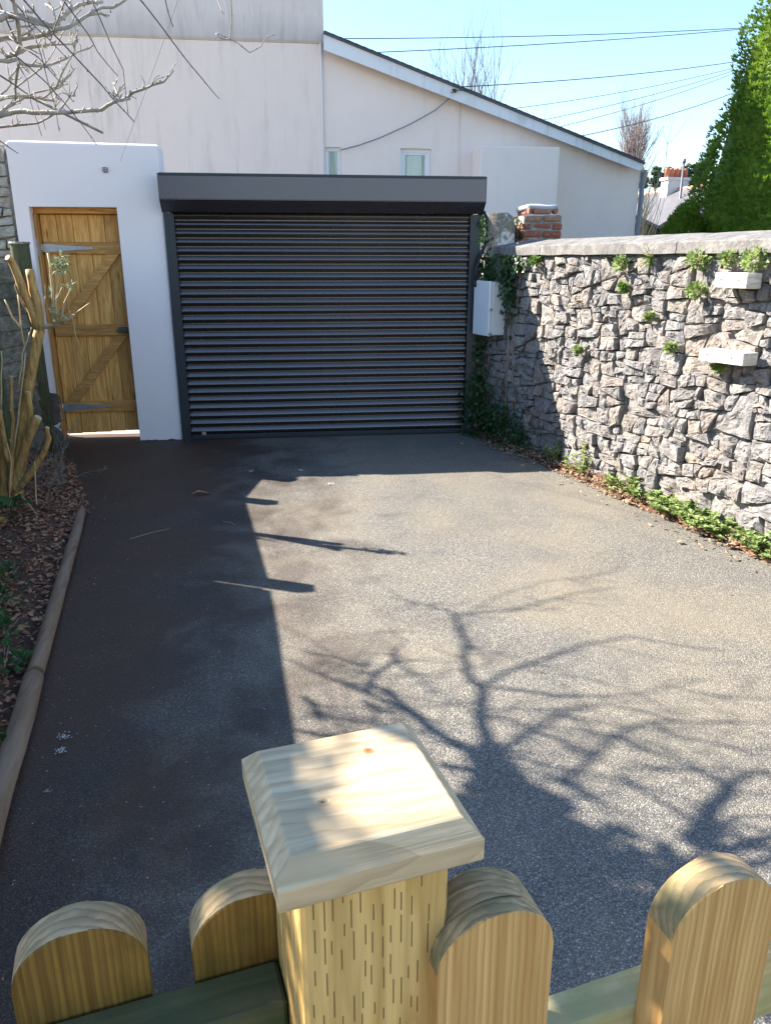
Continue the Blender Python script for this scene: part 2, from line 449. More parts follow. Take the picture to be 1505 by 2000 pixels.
WHIP = [
  ([(-0.764,2.75,2.459),(-0.736,2.729,2.426),(-0.666,2.707,2.346),(-0.607,2.686,2.282),(-0.525,2.664,2.196),(-0.492,2.643,2.155),(-0.433,2.621,2.091)],0.003,0.0014),
  ([(-0.648,2.75,2.463),(-0.626,2.741,2.433),(-0.562,2.732,2.34),(-0.538,2.722,2.295),(-0.484,2.713,2.23)],0.0027,0.0011),
  ([(-0.554,2.75,2.466),(-0.542,2.732,2.433),(-0.496,2.714,2.316),(-0.464,2.697,2.245),(-0.459,2.679,2.17),(-0.456,2.661,2.119)],0.0022,0.0011),
  ([(-0.43,2.75,2.476),(-0.404,2.746,2.442),(-0.345,2.742,2.371),(-0.269,2.739,2.27),(-0.213,2.735,2.205),(-0.186,2.731,2.177)],0.0027,0.0011),
  ([(-0.788,2.75,2.453),(-0.768,2.747,2.424),(-0.728,2.744,2.372),(-0.68,2.741,2.33),(-0.633,2.738,2.279)],0.0025,0.0011),
  ([(-0.744,2.75,2.415),(-0.73,2.72,2.371),(-0.707,2.69,2.328),(-0.689,2.66,2.269),(-0.673,2.63,2.215),(-0.652,2.6,2.12),(-0.639,2.57,2.055)],0.002,0.001),
  ([(-0.794,2.75,2.334),(-0.754,2.701,2.3),(-0.696,2.652,2.262),(-0.637,2.603,2.198),(-0.587,2.554,2.13)],0.002,0.0011),
  ([(-0.794,2.75,2.291),(-0.775,2.759,2.277),(-0.714,2.767,2.22),(-0.664,2.776,2.161),(-0.623,2.784,2.107),(-0.601,2.793,2.073),(-0.587,2.801,2.048)],0.0022,0.001),
  ([(-0.778,2.75,2.281),(-0.77,2.719,2.253),(-0.741,2.689,2.204),(-0.732,2.658,2.142),(-0.706,2.628,2.05)],0.0018,0.0009),
  ([(-0.747,2.75,2.188),(-0.723,2.685,2.152),(-0.69,2.62,2.067)],0.0015,0.0008),
  ([(-0.871,2.75,2.246),(-0.848,2.783,2.237),(-0.822,2.816,2.221),(-0.79,2.849,2.197)],0.003,0.0017),
  ([(-0.883,2.75,2.063),(-0.856,2.721,2.047),(-0.798,2.691,2.008)],0.0025,0.0011),
  ([(-0.817,2.75,2.449),(-0.814,2.763,2.424),(-0.806,2.775,2.388),(-0.797,2.788,2.354),(-0.787,2.801,2.328)],0.0035,0.0022),
  ([(-0.612,2.75,2.464),(-0.618,2.731,2.43),(-0.644,2.712,2.369),(-0.663,2.693,2.317)],0.0025,0.0014),
  ([(-0.334,2.75,2.479),(-0.33,2.747,2.444),(-0.323,2.744,2.41),(-0.313,2.742,2.373)],0.0025,0.0017),
  ([(-0.18,2.75,2.473),(-0.17,2.673,2.429),(-0.15,2.595,2.373)],0.0018,0.0011),
]
WIRES = [
  ((-0.014,12.528,4.672),(9.256,16.0,5.988)),
  ((0.247,12.528,4.472),(9.257,16.0,5.98)),
  ((2.465,11.8,3.982),(9.05,16.0,5.416)),
  ((3.236,13.2,3.917),(9.041,16.0,5.337)),
  ((3.586,13.2,3.711),(9.026,16.0,5.301)),
  ((3.94,13.2,3.615),(8.961,16.0,5.237)),
  ((4.279,12.864,3.475),(8.88,16.0,4.852)),
]
CABLE = [
  (2.436,11.93,3.91),
  (2.183,11.93,3.71),
  (1.819,11.93,3.52),
  (1.38,11.93,3.335),
  (1.087,11.93,3.237),
  (0.831,11.93,3.174),
]
STRING = [
  (-1.404,7.58,2.517),
  (-0.926,6.4,2.925),
  (-0.554,5.2,3.112),
  (-0.442,4.9,3.221),
]
LIMB = [
  ([(-1.974,5.45,-0.037),(-1.881,5.45,0.372),(-1.804,5.45,0.729),(-1.719,5.45,1.004),(-1.633,5.45,1.255)],0.045,0.034),
  ([(-1.635,5.45,1.238),(-1.633,5.46,1.467),(-1.651,5.47,1.636)],0.032,0.026),
  ([(-1.644,5.45,1.271),(-1.691,5.433,1.5),(-1.74,5.417,1.69),(-1.753,5.4,1.712)],0.03,0.02),
  ([(-1.948,5.45,0.189),(-1.863,5.417,0.38),(-1.788,5.383,0.529),(-1.69,5.35,0.692)],0.034,0.026),
  ([(-1.79,5.4,0.526),(-1.743,5.385,0.739),(-1.738,5.37,0.862)],0.02,0.018),
  ([(-1.933,5.43,0.157),(-1.811,5.405,0.289),(-1.699,5.38,0.438),(-1.644,5.355,0.55),(-1.633,5.33,0.625)],0.026,0.014),
  ([(-2.031,5.45,0.041),(-1.995,5.467,0.371),(-2.002,5.483,0.656),(-2.015,5.5,0.933)],0.034,0.022),
  ([(-1.956,5.4,0.167),(-1.899,5.397,0.458),(-1.864,5.393,0.74),(-1.837,5.39,0.963)],0.016,0.012),
  ([(-1.937,5.4,0.386),(-1.94,5.375,0.606),(-1.927,5.35,0.75)],0.018,0.014),
]
SHOOT = [
  ([(-1.623,5.45,1.278),(-1.551,5.403,1.284),(-1.492,5.357,1.297),(-1.417,5.31,1.339)],0.02,0.012),
  ([(-1.511,5.35,1.304),(-1.485,5.34,1.535),(-1.484,5.33,1.739)],0.011,0.007),
  ([(-1.497,5.33,1.299),(-1.452,5.323,1.535),(-1.416,5.317,1.659),(-1.396,5.31,1.706)],0.005,0.003),
  ([(-1.48,5.33,1.305),(-1.469,5.315,1.441),(-1.415,5.3,1.536)],0.006,0.003),
  ([(-1.459,5.31,1.307),(-1.403,5.28,1.442),(-1.352,5.25,1.537)],0.006,0.003),
  ([(-1.432,5.31,1.319),(-1.335,5.255,1.38),(-1.226,5.2,1.445)],0.005,0.003),
  ([(-1.446,5.31,1.307),(-1.384,5.28,1.34),(-1.348,5.25,1.364)],0.006,0.004),
  ([(-1.383,5.25,1.412),(-1.354,5.243,1.301),(-1.354,5.237,1.238),(-1.338,5.23,1.174)],0.0025,0.002),
  ([(-1.596,5.43,1.273),(-1.578,5.43,1.403),(-1.556,5.43,1.548)],0.004,0.003),
  ([(-1.746,5.45,1.14),(-1.747,5.45,1.272),(-1.739,5.45,1.484)],0.006,0.004),
  ([(-1.804,5.39,0.878),(-1.741,5.39,1.113),(-1.664,5.39,1.277)],0.006,0.004),
  ([(-1.753,5.45,1.273),(-1.792,5.45,1.339),(-1.824,5.45,1.452)],0.008,0.005),
  ([(-1.883,5.37,0.464),(-1.805,5.37,0.778),(-1.719,5.37,1.115)],0.007,0.004),
  ([(-1.917,5.35,0.75),(-1.884,5.35,0.953),(-1.86,5.35,1.135)],0.006,0.004),
  ([(-1.91,5.1,-0.068),(-1.866,5.133,0.243),(-1.844,5.167,0.443),(-1.861,5.2,0.556)],0.004,0.003),
  ([(-1.655,5.0,0.029),(-1.713,5.083,0.11),(-1.802,5.167,0.195),(-1.874,5.25,0.215)],0.004,0.003),
  ([(-1.773,5.3,0.042),(-1.765,5.325,0.182),(-1.753,5.35,0.393)],0.006,0.004),
  ([(-1.703,5.43,1.627),(-1.742,5.43,1.533),(-1.695,5.43,1.372)],0.003,0.003),
]
SPROUT = [
  (-1.395,5.31,1.712),
  (-1.414,5.31,1.659),
  (-1.442,5.31,1.684),
  (-1.38,5.31,1.684),
  (-1.432,5.31,1.644),
  (-1.394,5.31,1.644),
  (-1.502,5.31,1.489),
  (-1.498,5.31,1.394),
  (-1.485,5.31,1.352),
  (-1.392,5.31,1.535),
  (-1.36,5.31,1.544),
  (-1.452,5.31,1.361),
]
WPLANT = [
  (-0.34,1.687,0.055),
  (-0.81,1.677,0.04),
  (0.819,1.671,0.07),
  (1.087,1.713,0.07),
  (1.582,1.696,0.085),
  (1.835,1.705,0.06),
  (2.037,1.705,0.1),
  (0.872,1.512,0.04),
  (1.607,1.509,0.075),
  (1.176,1.325,0.03),
  (0.385,1.011,0.035),
  (1.422,1.134,0.04),
  (1.87,1.061,0.045),
]
WEED = [
  ((2.25,6.237,0.02),0.1,0.22),
  ((2.345,5.869,0.02),0.12,0.26),
  ((2.437,5.512,0.02),0.12,0.12),
  ((2.505,5.249,0.02),0.16,0.15),
  ((2.566,5.014,0.02),0.14,0.14),
  ((2.627,4.777,0.02),0.15,0.15),
  ((2.671,4.609,0.02),0.16,0.16),
  ((2.708,4.462,0.02),0.15,0.15),
  ((2.744,4.325,0.02),0.13,0.12),
  ((2.821,4.026,0.02),0.15,0.14),
]
BED = [
  ((-1.817,4.966,0.03),'big'),
  ((-1.519,3.883,0.03),'x'),
  ((-1.422,3.571,0.03),'x'),
  ((-1.344,3.316,0.03),'x'),
  ((-1.202,3.144,0.03),'s'),
  ((-1.247,3.04,0.03),'x'),
  ((-1.057,2.527,0.03),'s'),
  ((-1.868,5.781,0.03),'t'),
  ((-2.054,6.814,0.03),'t'),
]
# ------------------------------------------------------------------ materials
def asphalt(name, dark=1.0):
    t = NT(name)
    v = t.co()
    cell = t.n.new('ShaderNodeTexVoronoi'); cell.inputs['Scale'].default_value = 190
    t.l.new(v, cell.inputs['Vector'])
    rs = t.sep(cell.outputs['Color'])
    chip = t.ramp(rs[0], [(0.0, (.158, .144, .122)), (0.4, (.238, .216, .180)), (0.75, (.328, .298, .243)), (0.95, (.42, .385, .315)), (0.985, (.60, .58, .53))])
    gap = t.ramp(cell.outputs['Distance'], [(0.28, 0.0), (0.68, 0.85)])
    c = t.mix(gap, chip, (.050, .044, .038))
    fine = t.noise(v, 420, 2)
    c = t.mix(t.ramp(fine, [(0.35, 0.35), (0.6, 0.0)]), c, (.06, .058, .055))
    big = t.noise(v, 0.9, 5, 0.55, 0.6)
    c = t.mix(t.ramp(big, [(0.42, 0.0), (0.68, 0.45)]), c, (.23, .185, .12), 'MIX')
    mid = t.noise(v, 2.6, 5, 0.6, 0.4)
    c = t.mix(t.ramp(mid, [(0.46, 0.0), (0.76, 0.38)]), c, (.06, .06, .066))
    # shade on the bed side put into the colour, darker and browner
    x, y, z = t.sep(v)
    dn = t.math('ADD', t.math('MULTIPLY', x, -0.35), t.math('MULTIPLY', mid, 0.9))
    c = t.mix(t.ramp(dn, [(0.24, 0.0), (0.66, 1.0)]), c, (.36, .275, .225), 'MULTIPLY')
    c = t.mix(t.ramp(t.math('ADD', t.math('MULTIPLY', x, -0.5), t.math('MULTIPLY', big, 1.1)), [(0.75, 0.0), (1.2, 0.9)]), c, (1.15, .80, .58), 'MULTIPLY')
    sp = t.vor(t.co((1, 1, 1)), 17)
    c = t.mix(t.ramp(sp, [(0.035, 0.75), (0.06, 0.0)]), c, (.5, .48, .43))
    h = t.math('ADD', t.math('MULTIPLY', cell.outputs['Distance'], -1.0), t.math('MULTIPLY', fine, 0.5))
    nm = t.bump(h, 0.6, 0.004)
    if dark != 1.0:
        c = t.mix(1.0, c, (dark, dark, dark), 'MULTIPLY')
    return t.done(c, 0.62, nm, 0, 0.5)

M = {}
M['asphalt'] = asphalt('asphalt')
M['lane'] = plain('lane_asphalt', (.40, .36, .31), (.3, .27, .23), 5, 0.85, 0.3, 120)
M['earth'] = plain('earth', (.20, .165, .115), (.13, .11, .07), 2, 0.95)

def soil():
    t = NT('soil'); v = t.co()
    n1 = t.noise(v, 45, 5, 0.7); n2 = t.noise(v, 6, 4)
    c = t.ramp(n1, [(0.3, (.045, .021, .012)), (0.55, (.15, .066, .033)), (0.75, (.28, .14, .075))])
    c = t.mix(t.ramp(n2, [(0.4, 0.0), (0.7, 0.6)]), c, (.03, .02, .014))
    return t.done(c, 0.95, t.bump(n1, 0.8, 0.02))
M['soil'] = soil()

def render_paint(name, base, dirty=0.0, band=False, blue=False):
    t = NT(name); v = t.co()
    n1 = t.noise(v, 2.0, 5, 0.6)
    c = t.ramp(n1, [(0.25, tuple(x * 0.955 for x in base)), (0.7, base)])
    if dirty:
        st = t.noise(t.co((4.0, 4.0, .42)), 2.2, 6, 0.68)
        ms = t.noise(t.co((1, 1, .7)), 0.9, 4, 0.6)
        k = t.math('MULTIPLY', t.ramp(st, [(0.5, 0.0), (0.78, 1.0)]), t.ramp(ms, [(0.42, 0.0), (0.68, dirty)]))
        c = t.mix(k, c, (.16, .15, .14))
        fl = t.noise(t.co((7, 7, 2.5)), 2.0, 6, 0.75)
        c = t.mix(t.ramp(fl, [(0.62, 0.0), (0.8, 0.28 * dirty)]), c, (.12, .12, .115))
    if band:
        z = t.sep(v)[2]
        dz = t.math('ADD', z, t.math('MULTIPLY', t.noise(t.co((3, 3, .6)), 2, 5, .65), 0.5))
        c = t.mix(t.ramp(t.math('MULTIPLY', t.math('SUBTRACT', dz, 4.70), 1.0), [(0.0, 0.42), (0.42, 0.0)]), c, (.22, .22, .215))
    n2 = t.noise(v, 9, 3); n3 = t.noise(v, 160, 3)
    nm = t.bump(n3, 0.18, 0.003, t.bump(n2, 0.22, 0.012))
    return t.done(c, 0.85, nm, 0, 0.3)
M['pier'] = render_paint('white_render', (.86, .765, .74))
M['house'] = render_paint('house_render', (.86, .715, .635), 0.65)
M['house_band'] = render_paint('house_band_render', (.74, .64, .59), 0.9, True)
M['ext'] = render_paint('extension_render', (.87, .73, .655), 0.25)
M['projection'] = render_paint('projection_render', (.86, .745, .675), 0.08)
M['upvc'] = plain('white_plastic', (.80, .80, .82), (.77, .77, .8), 3, 0.35)
M['barge'] = render_paint('barge_paint', (.78, .78, .80), 0.5)

def glass():
    t = NT('window_glass')
    m = t.done((.05, .055, .06), 0.05, None, 0, 0.6)
    return m
M['glass'] = glass()
M['curtain'] = plain('curtain_cloth', (.80, .75, .66), (.62, .58, .50), 30, 0.9, stretch=(3, 1, .1))
M['curtain_dark'] = plain('room_dark', (.16, .15, .13), (.1, .09, .08), 4, 0.9)
def slate(name='roof_slate', a=(.10, .10, .125), b=(.06, .062, .075)):
    t = NT(name); v = t.co()
    n1 = t.noise(v, 3, 4)
    c = t.ramp(n1, [(0.3, b), (0.7, a)])
    return t.done(c, 0.6, None)
M['slate'] = slate()
M['slate_light'] = slate('grey_slate', (.115, .105, .11), (.09, .083, .088))
M['slate_purple'] = slate('purple_slate', (.10, .085, .10), (.078, .066, .08))
M['ridge'] = plain('ridge_tile', (.55, .30, .22), (.42, .23, .18), 2, 0.8)
M['pot'] = plain('chimney_pot', (.50, .15, .07), (.38, .11, .05), 3, 0.7)
M['far_render'] = plain('far_render', (.62, .60, .57), (.5, .48, .46), 1, 0.85)

def powder(name, c, rough=0.42, spec=0.5, metal=0.0):
    t = NT(name); v = t.co()
    n1 = t.noise(v, 2.2, 5, 0.65)
    cc = t.ramp(n1, [(0.3, tuple(x * 0.88 for x in c)), (0.75, c)])
    dust = t.noise(t.co((1, 1, 1)), 26, 5, 0.75)
    cc = t.mix(t.ramp(dust, [(0.62, 0.0), (0.85, 0.10)]), cc, (.4, .38, .35))
    rr = t.math('ADD', t.math('MULTIPLY', n1, 0.16), rough - 0.08)
    return t.done(cc, rr, None, metal, spec)
M['anthracite'] = powder('anthracite_paint', (.115, .108, .13), 0.26, metal=.75)
M['rail'] = powder('rail_paint', (.022, .030, .038), 0.42)
M['slat'] = powder('slat_paint', (.175, .150, .140), 0.27, metal=.92)
M['black'] = plain('black_rubber', (.015, .015, .016), (.01, .01, .01), 6, 0.5)
M['galv'] = plain('galvanised_steel', (.50, .51, .54), (.36, .37, .41), 18, 0.42, 0.1, 60, 0.7)
M['latch'] = plain('dull_latch_metal', (.12, .14, .11), (.07, .08, .06), 18, 0.5, 0.2, 60, 0.4)
M['brass'] = plain('lock_metal', (.45, .33, .20), (.3, .22, .14), 30, 0.5)

M['gate_wood'] = wood('gate_timber', (.84, .445, .135), (.60, .285, .07), 'Z', 34, 2.2, 0.6, vary=0.36)
M['gate_ledge'] = wood('ledge_timber', (.70, .355, .11), (.48, .22, .057), 'X', 34, 2.2, 0.6, vary=0.3)
M['gate_frame'] = wood('frame_timber', (.70, .36, .11), (.46, .21, .06), 'Z', 34, 2.2, 0.65, vary=0.3)
M['fence_old'] = wood('weathered_board', (.27, .22, .165), (.15, .12, .09), 'Y', 40, 2.0, 0.85, green=(.075, .085, .04), vary=0.5)
M['post_mossy'] = wood('mossy_post', (.15, .125, .08), (.07, .058, .035), 'Z', 40, 2.5, 0.85, green=(.075, .11, .028), vary=0.1)
M['picket'] = banded(wood('picket_timber', (.30, .165, .032), (.15, .07, .012), 'Z', 120, 2.2, 0.6, green=(.085, .078, .012), vary=0.18, knots=False), 'X', 62, 2.2, (.09, .045, .01), .55, .35, (0, 0, 0))
M['picket_fresh'] = banded(wood('fresh_picket_timber', (.72, .43, .16), (.58, .31, .10), 'Z', 150, 2.6, 0.6, vary=0.12, knots=False), 'X', 56, 2.6, (.34, .15, .035), .5, .3, (0, 0, 0))
M['endgrain'] = banded(wood('weathered_end_grain', (.60, .40, .21), (.45, .29, .145), 'X', 120, 20, 0.85, green=(.15, .15, .055), vary=0.15, knots=False), 'Y', 48, 3.0, (.14, .11, .075), .6, 1.2)
M['rail_mossy'] = wood('mossy_rail', (.12, .115, .05), (.065, .06, .028), 'X', 50, 2, 0.8, green=(.035, .065, .02), vary=0.1, knots=False)
M['rail_fresh'] = wood('fresh_rail', (.66, .55, .30), (.50, .40, .19), 'X', 60, 2, 0.65, green=(.30, .31, .12), vary=0.1)
M['cap_wood'] = banded(wood('cap_timber', (.61, .465, .29), (.52, .38, .22), 'X', 90, 5.0, 0.6, vary=0.02, knots=False), 'Y', 33, 7.0, (.27, .165, .08), .36, .5)
M['bleached'] = wood('bleached_timber', (.70, .66, .58), (.55, .5, .42), 'X', 45, 3, 0.75, vary=0.1)
M['log'] = wood('edging_log', (.34, .20, .11), (.21, .12, .066), 'Y', 26, 1.5, 0.85, vary=0.12, knots=False, grey=(.29, .20, .13))

def post_wood():
    m = wood('incised_post_timber', (.72, .465, .17), (.53, .315, .095), 'Z', 70, 2.5, 0.55, vary=0.02, knots=False)
    nt = m.node_tree; n = nt.nodes; l = nt.links
    tc = n.new('ShaderNodeTexCoord'); sp = n.new('ShaderNodeSeparateXYZ'); l.new(tc.outputs['Object'], sp.inputs[0])
    def ma(op, a, b=None):
        x = n.new('ShaderNodeMath'); x.operation = op
        for i, v in enumerate((a, b)):
            if v is None: continue
            if hasattr(v, 'is_linked'): l.new(v, x.inputs[i])
            else: x.inputs[i].default_value = v
        return x.outputs[0]
    hx = ma('MULTIPLY', ma('ADD', sp.outputs[0], ma('MULTIPLY', sp.outputs[1], 0.93)), 148.0)
    ci = ma('FLOOR', hx); fx = ma('FRACT', hx)
    wn_ = n.new('ShaderNodeTexWhiteNoise'); wn_.noise_dimensions = '1D'; l.new(ci, wn_.inputs['W'])
    hz = ma('ADD', ma('MULTIPLY', sp.outputs[2], 36.0), ma('MULTIPLY', wn_.outputs['Value'], 3.0))
    fz = ma('FRACT', hz)
    cell = n.new('ShaderNodeTexWhiteNoise'); cell.noise_dimensions = '2D'
    cv = n.new('ShaderNodeCombineXYZ'); l.new(ci, cv.inputs[0]); l.new(ma('FLOOR', hz), cv.inputs[1]); l.new(cv.outputs[0], cell.inputs['Vector'])
    slit = ma('MULTIPLY', ma('LESS_THAN', ma('ABSOLUTE', ma('SUBTRACT', fx, ma('ADD', ma('MULTIPLY', ma('FRACT', ma('MULTIPLY', cell.outputs['Value'], 7.3)), .5), .25))), 0.075), ma('LESS_THAN', fz, ma('ADD', ma('MULTIPLY', cell.outputs['Value'], .75), .20)))
    slit = ma('MULTIPLY', slit, ma('GREATER_THAN', cell.outputs['Value'], 0.22))
    p = n['Principled BSDF']
    old = p.inputs['Base Color'].links[0].from_socket
    mx = n.new('ShaderNodeMix'); mx.data_type = 'RGBA'
    l.new(ma('MULTIPLY', slit, 0.85), mx.inputs[0]); l.new(old, mx.inputs[6]); mx.inputs[7].default_value = (.15, .085, .03, 1)
    l.new(mx.outputs[2], p.inputs['Base Color'])
    oldn = p.inputs['Normal'].links[0].from_socket
    b = n.new('ShaderNodeBump'); b.inputs['Strength'].default_value = 0.9; b.inputs['Distance'].default_value = -0.003
    l.new(slit, b.inputs['Height']); l.new(oldn, b.inputs['Normal']); l.new(b.outputs[0], p.inputs['Normal'])
    return m
M['post_wood'] = post_wood()

def stone_mat(name='rubble_stone'):
    t = NT(name); v = t.co(); r = t.rand()
    base = t.ramp(r, [(0.0, (0.176, 0.173, 0.184)), (0.18, (0.228, 0.223, 0.228)), (0.32, (0.178, 0.164, 0.167)), (0.45, (0.263, 0.243, 0.224)),
                      (0.56, (0.154, 0.154, 0.165)), (0.68, (0.224, 0.192, 0.181)), (0.78, (0.284, 0.270, 0.253)), (0.88, (0.206, 0.203, 0.210)), (1.0, (0.262, 0.225, 0.188))])
    n1 = t.noise(v, 9, 6, 0.7, 0.5)
    c = t.mix(t.ramp(n1, [(0.36, 0.85), (0.54, 0.0)]), base, (0.098, 0.094, 0.098))
    n2 = t.noise(v, 16, 6, 0.72, 0.3)
    c = t.mix(t.ramp(n2, [(0.52, 0.0), (0.70, 0.6)]), c, (0.328, 0.303, 0.271))
    n4 = t.noise(v, 3.5, 4, 0.6)
    c = t.mix(t.ramp(n4, [(0.52, 0.0), (0.75, 0.45)]), c, (0.295, 0.221, 0.156))
    n5 = t.noise(v, 70, 5, 0.75, 0.6)
    c = t.mix(t.ramp(n5, [(0.34, 0.7), (0.48, 0.0)]), c, (.08, .075, .075))
    c = t.mix(t.ramp(n5, [(0.56, 0.0), (0.72, 0.6)]), c, (.42, .385, .33))
    c = t.mix(1.0, c, (1.20, 1.16, 1.10), 'MULTIPLY')
    n3 = t.noise(t.co((1.0, 1.0, 1.7)), 38, 6, 0.72, 0.4)
    nm = t.bump(n3, 0.9, 0.014, t.bump(n1, 0.7, 0.03))
    return t.done(c, 0.85, nm, 0, 0.3)
M['stone'] = stone_mat()
def mortar_mat():
    t = NT('dirt_mortar'); v = t.co()
    n1 = t.noise(v, 14, 6, 0.7)
    c = t.ramp(n1, [(0.3, (.12, .105, .09)), (0.5, (.27, .24, .205)), (0.7, (.44, .40, .345))])
    return t.done(c, 0.95, t.bump(t.noise(v, 50, 5), 0.8, 0.02))
M['mortar'] = mortar_mat()
def coping_mat():
    t = NT('lichen_coping'); v = t.co()
    n1 = t.noise(v, 7, 6, 0.72, 0.6); n2 = t.noise(v, 60, 5, 0.7); n3 = t.noise(t.co((3, 1, 1)), 4, 5, .65, .8)
    c = t.ramp(n1, [(0.3, (.075, .07, .066)), (0.5, (.165, .152, .142)), (0.70, (.27, .25, .225))])
    c = t.mix(t.ramp(n3, [(0.5, 0.0), (0.7, 0.6)]), c, (.10, .09, .082))
    c = t.mix(t.ramp(n2, [(0.50, 0.0), (0.66, 0.7)]), c, (.075, .07, .065))
    return t.done(c, 0.9, t.bump(n2, 0.6, 0.008, t.bump(n1, 0.4, 0.02)))
M['coping'] = coping_mat()
def brick_mat():
    t = NT('old_brick'); v = t.co(); r = t.rand()
    b = t.ramp(r, [(0, (.24, .062, .038)), (0.4, (.32, .10, .06)), (0.7, (.17, .05, .034)), (0.85, (.35, .15, .09)), (1, (.27, .16, .11))])
    n1 = t.noise(v, 22, 5, 0.7)
    c = t.mix(t.ramp(n1, [(0.52, 0.0), (0.7, 0.7)]), b, (.45, .36, .26))
    return t.done(c, 0.85, t.bump(n1, 0.6, 0.01))
M['brick'] = brick_mat()
def lichen_pier():
    t = NT('lichen_stone'); v = t.co()
    n1 = t.noise(v, 9, 6, 0.7, 0.6); n2 = t.noise(v, 40, 5, 0.7); n3 = t.noise(v, 5, 4)
    c = t.ramp(n2, [(0.3, (.11, .09, .065)), (0.55, (.24, .20, .15)), (0.75, (.33, .285, .225))])
    c = t.mix(t.ramp(n1, [(0.52, 0.0), (0.60, 0.85)]), c, (.62, .60, .56))
    c = t.mix(t.ramp(n3, [(0.5, 0.0), (0.7, 0.6)]), c, (.21, .17, .115))
    return t.done(c, 0.95, t.bump(n2, 0.7, 0.01))
M['lichen'] = lichen_pier()
M['cement_cap'] = plain('cement_cap', (.44, .45, .48), (.30, .30, .31), 14, 0.9, 0.4, 50)
M['exposed'] = plain('bare_pier_stone', (.16, .125, .095), (.06, .05, .04), 9, 0.95, 0.8, 30)
M['cabinet'] = plain('cabinet_plastic', (.72, .74, .76), (.68, .70, .72), 3, 0.28)
M['old_wall_stone'] = plain('pale_old_stone', (.50, .46, .38), (.2, .18, .15), 11, 0.9, 0.7, 30)

M['bark'] = plain('grey_bark', (.44, .40, .34), (.22, .19, .155), 26, 0.8, 0.6, 90)
M['twig_dark'] = plain('dark_twig', (.17, .125, .105), (.09, .065, .055), 40, 0.7)
M['bud'] = plain('bud', (.42, .36, .27), (.28, .22, .16), 60, 0.7)
def limb_mat():
    t = NT('pruned_limb_bark'); v = t.co()
    n1 = t.noise(t.co((30, 30, 5)), 1.5, 6, 0.7); n2 = t.noise(v, 7, 4)
    c = t.ramp(n1, [(0.3, (.17, .085, .025)), (0.5, (.47, .265, .08)), (0.72, (.66, .42, .16))])
    c = t.mix(t.ramp(n2, [(0.45, 0.0), (0.7, 0.4)]), c, (.22, .15, .05))
    return t.done(c, 0.75, t.bump(n1, 0.6, 0.008))
M['limb'] = limb_mat()
M['cut'] = plain('cut_wood', (.62, .48, .29), (.48, .34, .19), 40, 0.7)
M['shoot'] = plain('pale_shoot', (.62, .48, .27), (.42, .30, .15), 30, 0.65)
M['dead_stem'] = plain('dead_stem', (.40, .30, .21), (.24, .16, .11), 30, 0.8)

M['leaf_sage'] = leafmat('sage_leaf', (.36, .42, .26), (.17, .23, .11), 0.6, 0.2)
M['leaf_weed'] = leafmat('weed_leaf', (.17, .27, .055), (.085, .16, .03), 0.5, 0.3)
M['leaf_weed_pale'] = leafmat('pale_weed_leaf', (.30, .37, .13), (.16, .235, .065), 0.5, 0.3)
M['leaf_ivy'] = leafmat('ivy_leaf', (.035, .085, .018), (.014, .038, .008), 0.4, 0.12)
M['leaf_ground'] = leafmat('bed_leaf', (.06, .155, .03), (.025, .08, .016), 0.45, 0.25)
M['leaf_grey'] = leafmat('grey_leaf', (.20, .235, .185), (.11, .135, .09), 0.6, 0.15)
M['leaf_yellow'] = leafmat('yellow_leaf', (.42, .36, .06), (.3, .24, .04), 0.5, 0.2)
def litter(name, a, b, c3):
    t = NT(name); v = t.co()
    n1 = t.noise(v, 30, 3, 0.8)
    c = t.ramp(n1, [(0.3, b), (0.5, a), (0.68, c3)])
    return t.done(c, 0.85)
M['litter_bed'] = litter('bed_litter', (.36, .15, .07), (.14, .062, .032), (.52, .29, .165))
M['litter_wall'] = litter('wall_litter', (.28, .175, .10), (.10, .06, .038), (.48, .36, .23))
def conifer_mat():
    t = NT('conifer_spray'); v = t.co()
    n1 = t.noise(v, 2.4, 4, 0.6); n2 = t.noise(v, 25, 3)
    c = t.ramp(n1, [(0.32, (.085, .175, .02)), (0.55, (.155, .255, .03)), (0.75, (.24, .32, .045))])
    c = t.mix(t.ramp(n2, [(0.45, 0.0), (0.7, 0.5)]), c, (.17, .26, .035))
    m = t.done(c, 0.6, None, 0, 0.25)
    tr = t.n.new('ShaderNodeBsdfTranslucent'); mx = t.n.new('ShaderNodeMixShader'); mx.inputs[0].default_value = 0.48
    t.l.new(c, tr.inputs['Color']); t.l.new(t.p.outputs[0], mx.inputs[1]); t.l.new(tr.outputs[0], mx.inputs[2])
    t.l.new(mx.outputs[0], t.n['Material Output'].inputs['Surface'])
    return m
M['conifer'] = conifer_mat()
M['pine'] = plain('far_pine', (.04, .075, .045), (.022, .045, .03), 1, 0.9)
M['far_twig'] = plain('far_twig', (.33, .27, .27), (.24, .195, .195), 0.6, 0.9)
M['far_scrub'] = plain('far_scrub', (.24, .21, .15), (.14, .125, .085), 0.5, 0.95)
M['hill'] = plain('hill_ground', (.12, .13, .06), (.08, .085, .04), 0.05, 0.95)
M['cable'] = plain('cable_black', (.05, .05, .055), (.03, .03, .035), 10, 0.5)
M['pole'] = plain('painted_pole', (.10, .11, .14), (.07, .08, .10), 3, 0.5)
M['pipe'] = plain('grey_downpipe', (.24, .24, .25), (.18, .18, .19), 3, 0.5)
M['splash'] = plain('white_splash', (.72, .68, .60), (.5, .46, .40), 60, 0.9)
M['rust_knot'] = plain('rusty_screw', (.34, .10, .04), (.18, .06, .03), 200, 0.6)
